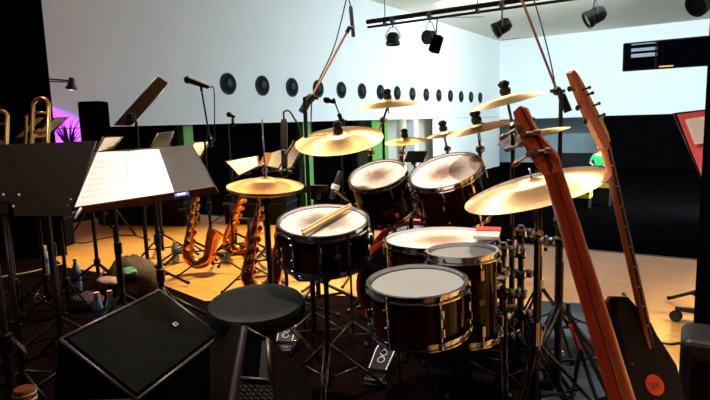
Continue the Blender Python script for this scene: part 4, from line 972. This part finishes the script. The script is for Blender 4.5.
# ------------------------------------------------------------------ bottles, bag, small things
def bottle(label, px, py_base, h=.24):
    g = onz(px, py_base, .009); t = thing('water_bottle', label, 'bottle', g, 'water bottles on the floor'); r = .032
    q_ = h / .215; MB().lathe([(a, b * q_) for a, b in ((0, .002), (r * .9, 0), (r, .01), (r, .06), (r * .93, .075), (r, .09), (r, .13), (r * .75, .16), (r * .42, .185), (r * .42, .2), (0, .2))], g, Z, 20).build('bottle_body', K['bottle'], t)
    MB().lathe([(r * 1.01, .088 * q_), (r * 1.02, .09 * q_), (r * 1.02, .128 * q_), (r * 1.01, .13 * q_)], g, Z, 20).build('label_band', K['bottlelabel'], t)
    MB().lathe([(0, .193 * q_), (r * .5, .193 * q_), (r * .5, .215 * q_), (0, .217 * q_)], g, Z, 14).build('cap', K['cap'], t)
bottle('water bottle farthest left, standing behind the dark stand legs', 28.5, 252); bottle('water bottle between the thin stand legs, second from left', 47, 274)
bottle('water bottle with a pink cap left of the bag', 78, 290); bottle('water bottle half hidden behind the wedge monitor', 100, 332); bottle('water bottle peeking over the wedge monitor next to the bag', 113, 330)
bottle('pale bottle standing by the saxophone under the sheet music', 176, 262, .2)
g = onz(134, 292, .009)
bg = thing('bag', 'open brown bag stuffed with cloths on the maroon carpet edge', 'bag', g)
m = MB().sphere(g + Z * .10, 1, (.21, .15, .17), 24)
for v in m.bm.verts:
    v.co += V((random.uniform(-1, 1), random.uniform(-1, 1), random.uniform(-1, 1))) * .010; v.co.z = max(v.co.z, g.z + .002)
m.build('bag_body', K['bag'], bg)
q = P(143, 262, depth(g)); MB().tube(bez(q - RT * .02, q + Z * .04, q + RT * .06 - Z * .12, 8), .012, 8).build('strap', K['gloss'], bg)
def cloth(name, label, c, sc, mat):
    m = MB().sphere(c, 1, sc, 18)
    for v in m.bm.verts: v.co += V((random.uniform(-1, 1), random.uniform(-1, 1), random.uniform(-1, 1))) * min(sc) * .22
    return tag(m.build(name, K[mat]), label, 'cloth')
cloth('cloth', 'mint green cloth on top of the brown bag', P(128, 272, depth(g) - .19), (.07, .05, .03), 'mint')
cloth('cloth', 'pinkish grey cloth spilling from the left of the brown bag', P(108, 281, depth(g) - .2), (.10, .06, .028), 'pinkcloth')
cloth('cloth', 'dark violet cloth beside the pink capped bottle', onz(88, 300, .06), (.10, .10, .05), 'violetcloth')
# black stage-edge boxes and other stands at the left back
for i, (px, pb, wd_, hg_, lb) in enumerate(((15, 247, 1.15, .42, 'long black equipment case on the stage behind the trombones'), (262, 222, .8, .36, 'black equipment case at the stage edge behind the middle saxophone'), (150, 223, 1.2, .40, 'black equipment case behind the wide sheet music stand'))):
    g = onz(px, pb, 0); bx_ = thing('equipment_case', lb, 'case', g, 'black equipment cases'); R = Matrix.Rotation(PSI * .6, 3, 'Z')
    MB().box(g + Z * hg_ / 2, (wd_, .4, hg_), R, bev=.02).build('case_body', K['black'], bx_)
    MB().box(g + Z * hg_ * .7, (wd_ * 1.004, .405, .02), R, bev=.004).build('edge_band', K['metalblack'], bx_)
def bare_stand(label, px, d, ztop, a0, mat='metalblack', hub=.22, r=.014, spread=.32):
    g = P(px, 250, d); g.z = 0; t = thing('tripod_stand', label, 'stand', g, 'bare tripod stands')
    MB().tube([g + Z * .06, g + Z * ztop], r, 10).build('pole', K[mat], t); leg3(t, mat, g, None, spread, r * .65, hub, a0, False)
    MB().lathe([(r, -.03), (r + .01, -.025), (r + .01, .025), (r, .03)], g + Z * hub, Z, 12).build('leg_collar', K['gloss'], t)
bare_stand('tripod stand pole left of the brown bag under the wide sheet music', 117, 3.3, .62, .7); bare_stand('slimmer tripod stand behind, left of the brown bag', 96, 4.2, .68, .2, hub=.2)
bare_stand('brown tinted thin stand near the left edge bottle', 11, 3.6, .62, .5, 'darkchrome', r=.012); bare_stand('thin stand pole right of the leftmost bottle', 42, 3.7, .62, 1.1, 'darkchrome', r=.012)
bare_stand('thin stand pole left of the pink capped bottle', 63, 3.6, .62, .1, 'darkchrome', r=.012); bare_stand('black tripod on the wood floor behind the wide sheet music', 163, 5.2, .6, .6)
cable('floor_cable', 'pale cable on the floor among the thin stand legs at the left', [onz(-5, 278, .012), onz(30, 272, .012), onz(62, 264, .012)], .006, 'tape')
cable('floor_cable', 'black cable curving over the orange floor behind the bag', [onz(62, 236, .006), onz(80, 243, .006), onz(105, 238, .006), onz(130, 235, .006), onz(150, 240, .006)], .007)
cable('floor_cable', 'black cable on the pale floor running into the amplifier', [onz(655, 341, .006), onz(670, 344, .006), onz(683, 343, .006), onz(690, 350, .006)], .006)
p = P(25, 399, 1.7); cn = thing('drink_can', 'copper coloured can with pale bands at the bottom left corner', 'can', V((*p.xy, p.z - .10)))
MB().lathe([(0, .0), (.03, .0), (.033, .01), (.033, .125), (.027, .135), (0, .133)], V((*p.xy, p.z - .10)), Z, 20).build('can_body', K['copper'], cn)
for zz in (.10, .118): MB().lathe([(.0332, zz), (.034, zz + .001), (.034, zz + .004), (.0332, zz + .005)], V((*p.xy, p.z - .10)), Z, 20, close=True).build('pale_band', K['paper'], cn)
bx_ = thing('equipment_case', 'low black case under the copper can in the bottom left corner', 'case', V((*p.xy, .009)), 'black equipment cases')
MB().box(V((p.x, p.y, (p.z - .10 + .009) / 2)), (.5, .4, p.z - .11), Matrix.Rotation(PSI, 3, 'Z'), bev=.02).build('case_body', K['black'], bx_)
MB().tube([P(6, 334, 2.0), P(27, 354, 1.9)], .004, 6).tube([P(9, 334, 2.0), P(26, 350, 1.92)], .003, 6).build('metal_edge', K['trimmetal'], bx_)

# right: amplifier and stool
def facing(px):
    f = ray(px, 300); f.z = 0; f.normalize(); r = f.cross(Z); return r, f, Matrix((r, f, Z)).transposed()
ar, af, R = facing(684)
a = P(681, 329, 2.2); hh_ = a.z - .005; cc = V((a.x, a.y, hh_ / 2)) + ar * .20 + af * .02
am = thing('guitar_amplifier', 'black round-cornered amplifier at the right edge under the curtain', 'amplifier', V((cc.x, cc.y, 0)))
MB().box(cc + Z * .01, (.40, .24, hh_ - .02), R, bev=.035, seg=4).build('cabinet', K['cab'], am)
MB().box(cc - af * .122 - Z * .02, (.32, .012, hh_ * .7), R, bev=.004).build('grille', K['grille'], am)
for x in (-.15, .15):
    for y in (-.08, .08): MB().lathe([(0, 0), (.018, 0), (.022, .022), (0, .022)], V((cc.x, cc.y, 0)) + ar * x + af * y, Z, 12).build('rubber_foot', K['felt'], am)
cr, cf, R = facing(700)
sb_ = P(697.5, 322, 2.85); ch = thing('office_chair', 'black swivel chair behind the amplifier, one caster leg showing', 'chair', V((sb_.x, sb_.y, 0)) + cr * .25 + cf * .2)
MB().box(V((sb_.x, sb_.y, sb_.z + .06)) + cr * .25 + cf * .22, (.48, .44, .10), R, bev=.04, seg=4).build('seat', K['drape'], ch)
MB().box(V((sb_.x, sb_.y, sb_.z + .36)) + cr * .25 + cf * .04, (.48, .07, .56), R, bev=.03, seg=4).build('backrest', K['drape'], ch)
lc = V((sb_.x, sb_.y, 0)) + cr * .25 + cf * .20
MB().tube([lc + Z * .12, lc + Z * (sb_.z + .03)], .03, 10).build('pole', K['metalblack'], ch)
for k in range(5):
    q = onz(676, 313, .05); d0 = (q - lc); a0_ = math.atan2(d0.y, d0.x); ll = min(.5, max(.3, V((d0.x, d0.y)).length)); d = V((math.cos(a0_ + k * 2 * PI / 5), math.sin(a0_ + k * 2 * PI / 5), 0))
    lg = MB().tube([lc + Z * .13, lc + d * ll + Z * .075], [.022, .015], 8).build('leg', K['metalblack'], ch)
    MB().lathe([(0, -.018), (.03, -.018), (.032, 0), (.03, .018), (0, .018)], lc + d * ll + Z * .034, V((-d.y, d.x, 0)), 14).build('caster', K['felt'], lg)

# ------------------------------------------------------------------ lighting truss
TY = 8.4; xa = ony(367, 22, TY); xb = ony(740, -25, TY); zt_ = xa.z
tr_ = thing('lighting_bar', 'black double lighting bar hung below the beige ceiling', 'lighting bar', V((xa.x, TY, zt_)))
MB().tube([V((xa.x, TY, zt_)), V((xb.x, TY, zt_))], .038, 12).build('upper_tube', K['fixture'], tr_)
MB().tube([V((xa.x, TY + .02, zt_ - .085)), V((xb.x, TY + .02, zt_ - .085))], .02, 10).build('lower_tube', K['fixture'], tr_)
x = xa.x + .35
while x < xb.x:
    MB().box(V((x, TY, zt_ - .04)), (.04, .10, .14), bev=.01).tube([V((x, TY, zt_)), V((x, TY, ZC))], .008, 6).build('hanger', K['fixture'], tr_); x += 1.6
def lantern(label, px, py, aim, ln, rad, lens='lens'):
    top = ony(px, 20, TY); top.z = zt_ - .03; c = ony(px, py, TY); aim = aim.normalized()
    t = thing('stage_lantern', label, 'stage light', V((top.x, TY, zt_)), 'stage lanterns on the bar')
    MB().lathe([(0, -ln * .5), (rad * .7, -ln * .5), (rad, -ln * .3), (rad, ln * .2), (rad * 1.12, ln * .25), (rad * 1.12, ln * .5), (rad * .9, ln * .5), (rad * .9, ln * .42), (0, ln * .42)], c, aim, 24).build('can', K['fixture'], t)
    MB().lathe([(0, ln * .45), (rad * .88, ln * .43), (rad * .88, ln * .40), (0, ln * .40)], c, aim, 24).build('lens', K[lens], t)
    s = aim.cross(Z); s = s.normalized() if s.length > .05 else V((1, 0, 0)); tp = V((c.x, c.y, zt_ - .14))
    MB().tube([c + s * rad * 1.08, c + s * rad * 1.15 + Z * .07, tp + s * .04, tp - s * .04, c - s * rad * 1.15 + Z * .07, c - s * rad * 1.08], .009, 6).tube([tp, V((tp.x, TY, zt_))], .014, 8).build('yoke', K['bracket'], t)
    MB().box(V((c.x, TY, zt_ - .02)), (.07, .10, .10), bev=.012).build('hook_clamp', K['bracket'], t)
    return c
lantern('stage lantern leftmost on the bar, mouth pointing straight down', 393, 39, V((.05, -.1, -1)), .19, .105)
lantern('round stage lantern second on the bar, beside the small hanging box', 430, 37, V((-.3, -1, -.15)), .17, .10)
lantern('stage lantern third on the bar, turned down to the left', 502, 27, V((-.85, -.35, -.5)), .26, .105)
lantern('stage lantern at the top near the rear bass headstock, turned down left', 595, 16, V((-.85, -.4, -.5)), .26, .105)
lantern('stage lantern cut by the top right corner', 703, 1, V((-.6, -.7, -.5)), .26, .13)
c = ony(436, 44, TY); hb = thing('hanging_loudspeaker', 'small tilted black box hanging beside the second lantern', 'loudspeaker', c)
MB().box(c, (.15, .14, .27), Matrix.Rotation(.25, 3, 'Y') @ Matrix.Rotation(-.2, 3, 'X'), bev=.015).build('cabinet', K['drape'], hb)
MB().tube([c + Z * .1, V((c.x + .03, TY, zt_ - .08))], .012, 6).build('bracket', K['fixture'], hb)

# ------------------------------------------------------------------ hall seats and the seated person
def hall_chair(label, x, y, rz=0, first=[None]):
    if first[0] is None:
        o = V((0, 0, 0)); t = thing('hall_chair', label, 'chair', o, 'black chairs in the hall')
        MB().box(V((0, 0, .45)), (.46, .44, .07), bev=.02).build('seat', K['chairblack'], t)
        MB().box(V((0, .22, .80)), (.46, .05, .50), Matrix.Rotation(-.1, 3, 'X'), bev=.03, seg=3).build('backrest', K['chairblack'], t)
        for sx in (-1, 1):
            for sy in (-1, 1): MB().tube([V((sx * .2, sy * .19, .43)), V((sx * .22, sy * .22, 0))], .013, 8).build('leg', K['darkchrome'], t)
        first[0] = t; t.location = (x, y, HF); t.rotation_euler = (0, 0, rz); return t
    return copy_tree(first[0], V((x, y, HF)), rz, label)
HY = 19.0; nm = ['black hall chair left of the seated person, farthest from them', 'black hall chair second left of the seated person', 'black hall chair directly left of the seated person']
for i, px in enumerate((557.5, 571, 584.5)):
    p = ony(px, 160, HY); hall_chair(nm[i], p.x, HY, 0)
for i, (px, lb) in enumerate(((543, 'black hall chair just right of the front bass headstock'), (598, 'black hall chair the person in green sits on'))):
    p = ony(px, 160, HY); hall_chair(lb, p.x, HY + (0.25 if i == 1 else 0), 0)
def crate(label, px, y, w, h, zo):
    p = ony(px, 190, y); t = thing('crate', label, 'crate', V((p.x, y, HF)), 'yellow crates in the hall'); zc_ = p.z + zo
    MB().box(V((p.x, y, zc_)), (w, .4, h), bev=.02).build('tray', K['yellow'], t)
    MB().box(V((p.x, y, zc_ - h * .0)), (w * 1.01, .41, .03), bev=.005).build('band', K['black'], t)
    MB().box(V((p.x, y, (zc_ - h / 2 + HF) / 2)), (w * .9, .36, zc_ - h / 2 - HF), bev=.01).build('base', K['black'], t)
crate('yellow crate low in the hall between the ride cymbal and the front bass neck', 581, 14.5, .48, .24, -.06); crate('yellow crate beside the rear bass neck below the person in green', 605.5, 15, .26, .30, .22)
# person in green: one skinned body
p = ony(597.5, 178, HY + .02); pz = HF
def person():
    x, y = p.x, HY + .28
    vs = [(0, 0, .52), (0, .02, .72), (0, .01, .93), (0, 0, 1.04), (0, -.01, 1.12), (.18, 0, .98), (.27, -.05, .74), (.16, -.26, .66), (-.18, 0, .98), (-.27, -.05, .74), (-.14, -.26, .66), (.10, -.05, .52), (.12, -.45, .52), (.12, -.45, .10), (.12, -.56, .05), (-.10, -.05, .52), (-.12, -.45, .52), (-.12, -.45, .10), (-.12, -.56, .05)]
    es = [(0, 1), (1, 2), (2, 3), (3, 4), (2, 5), (5, 6), (6, 7), (2, 8), (8, 9), (9, 10), (0, 11), (11, 12), (12, 13), (13, 14), (0, 15), (15, 16), (16, 17), (17, 18)]
    rs = [.15, .145, .14, .06, .055, .065, .05, .035, .065, .05, .035, .085, .07, .05, .04, .085, .07, .05, .04]
    t = thing('person', 'person in a green shirt seated among the black hall chairs', 'person', V((x, y, HF)))
    def skin(name, idx, mat, extra=0):
        me = bpy.data.meshes.new(name); mp = {k: i for i, k in enumerate(idx)}
        me.from_pydata([V(vs[k]) for k in idx], [(mp[a], mp[b]) for a, b in es if a in mp and b in mp], []); me.materials.append(K[mat])
        o = bpy.data.objects.new(name, me); C.objects.link(o); o.parent = t
        sk = o.modifiers.new('skin', 'SKIN'); o.modifiers.new('sub', 'SUBSURF').render_levels = 2
        for i, k in enumerate(idx): me.skin_vertices[0].data[i].radius = (rs[k] + extra, rs[k] * .85 + extra)
        me.skin_vertices[0].data[0].use_root = True; return o
    skin('body', list(range(19)), 'skin'); skin('shirt', [1, 2, 5, 6, 8, 9, 0], 'greencloth', .018); skin('trousers', [0, 11, 12, 13, 15, 16, 17], 'trouser', .014)
    hc_ = V((x, y - .03, HF + 1.24))
    h = MB().sphere(hc_, .105, (.82, .95, 1.12), 20); h.sphere(hc_ + V((0, -.10, -.01)), .02, (.7, 1, 1.2), 8).sphere(hc_ + V((.083, 0, 0)), .022, (.4, .8, 1.2), 8).sphere(hc_ + V((-.083, 0, 0)), .022, (.4, .8, 1.2), 8)
    h.build('head', K['skin'], t)
    ey = MB()
    for s in (-1, 1): ey.sphere(hc_ + V((.035 * s, -.092, .012)), .012, seg=8)
    ey.build('eyes', K['hair'], t); MB().box(hc_ + V((0, -.094, -.05)), (.045, .012, .010), bev=.003).build('mouth', K['pinkcloth'], t)
    MB().sphere(hc_ + V((0, .022, .035)), .108, (.86, .95, 1.0), 18).build('hair', K['hair'], t)
person()

# ------------------------------------------------------------------ lights
W = bpy.data.worlds.new('world'); bpy.context.scene.world = W; W.use_nodes = True
W.node_tree.nodes['Background'].inputs[0].default_value = (.5, .6, .7, 1); W.node_tree.nodes['Background'].inputs[1].default_value = .004
def light(name, kind, loc, aim, power, col, size=.5, spot=60, blend=.5, sy=None):
    ld = bpy.data.lights.new(name, kind); ld.energy = power; ld.color = col
    if kind == 'AREA':
        ld.size = size
        if sy: ld.shape = 'RECTANGLE'; ld.size_y = sy
    else: ld.shadow_soft_size = size
    if kind == 'SPOT': ld.spot_size = math.radians(spot); ld.spot_blend = blend
    o = bpy.data.objects.new(name, ld); C.objects.link(o); o.location = loc
    o.rotation_euler = (V(aim) - V(loc)).to_track_quat('-Z', 'Y').to_euler(); return o
kc = P(400, 220, 2.6)
light('hall_light', 'AREA', (0, 16, ZC - .12), (0, 26, .4), 1700, (.84, .97, 1), 14, sy=.8)
light('hall_light', 'AREA', (XL + 6.5, 15, ZC - .12), (XL, 15.5, .9), 1500, (.84, .96, 1), .8, sy=14)
light('hall_light', 'AREA', (0, 11, ZC - .12), (-1, 13, 0), 250, (.95, .97, 1), 6, sy=6)
light('recess_fill', 'POINT', (XL - .45, (yB2 + yB3) / 2, ZB - .15), (XL, 0, 0), 25, (1, .92, .75), .1)  # added fill to brighten the recess opening, no visible fitting
light('stage_spot', 'SPOT', (kc.x - .2, kc.y + .5, 4.2), kc, 860, (1, .88, .72), .12, 50, .6)
light('stage_spot', 'SPOT', (kc.x - 2.2, kc.y - .3, 4.2), kc + V((-.3, .1, .1)), 420, (1, .90, .76), .12, 52, .6)
light('stage_spot', 'SPOT', kc + V((-.9, -2.2, 2.6)), kc + V((.1, 0, -.1)), 260, (1, .92, .82), .1, 44, .6)  # added front fill to reach the pedal and drum fronts
lo = P(366, 330, 2.9); light('hoop_fill', 'SPOT', P(120, 60, 2.0), lo, 120, (1, .9, .8), .05, 13, .6)  # added narrow fill to brighten the red bass drum hoop
sh = P(118, 180, 2.6)
light('sheet_fill', 'SPOT', sh + V((-.2, -.9, 2.4)), sh, 115, (1, .95, .90), .05, 12, .4)  # added fill to whiten the wide sheet music
light('desk_fill', 'SPOT', EYE - FW * 1.0 + Z * 1.4 - RT * .9, P(20, 165, 1.85), 170, (1, .86, .78), .05, 20, .9)  # added fill behind the camera to lift the blank desk back
light('bass_fill', 'SPOT', EYE - FW * .6 + Z * 1.7 - RT * .1, P(575, 200, 1.5), 42, (1, .90, .80), .05, 24, .7)  # added camera-side fill to brighten the two basses
light('floor_spot', 'SPOT', (-3.4, 4.9, 4.4), (-3.5, 3.3, 0), 1900, (1, .78, .38), .2, 58, .8)
light('floor_spot', 'SPOT', (2.6, 4.6, 4.2), (1.9, 3.4, 0), 3000, (1, .93, .82), .2, 60, .8)
fo = P(700, 140, 3.2); light('sheet_fill', 'SPOT', fo + V((-1.5, -1.6, 2.0)), fo, 300, (1, .93, .9), .08, 20, .5)  # added front fill to brighten the red folder
light('violet_lamp', 'SPOT', lh + dnl * .09, lh + V((-.35, -.1, -1)), 420, (.45, .0, 1), .03, 125, .5)

sc = bpy.context.scene
sc.view_settings.view_transform = 'Standard'; sc.view_settings.look = 'None'; sc.view_settings.exposure = 0; sc.view_settings.gamma = 1
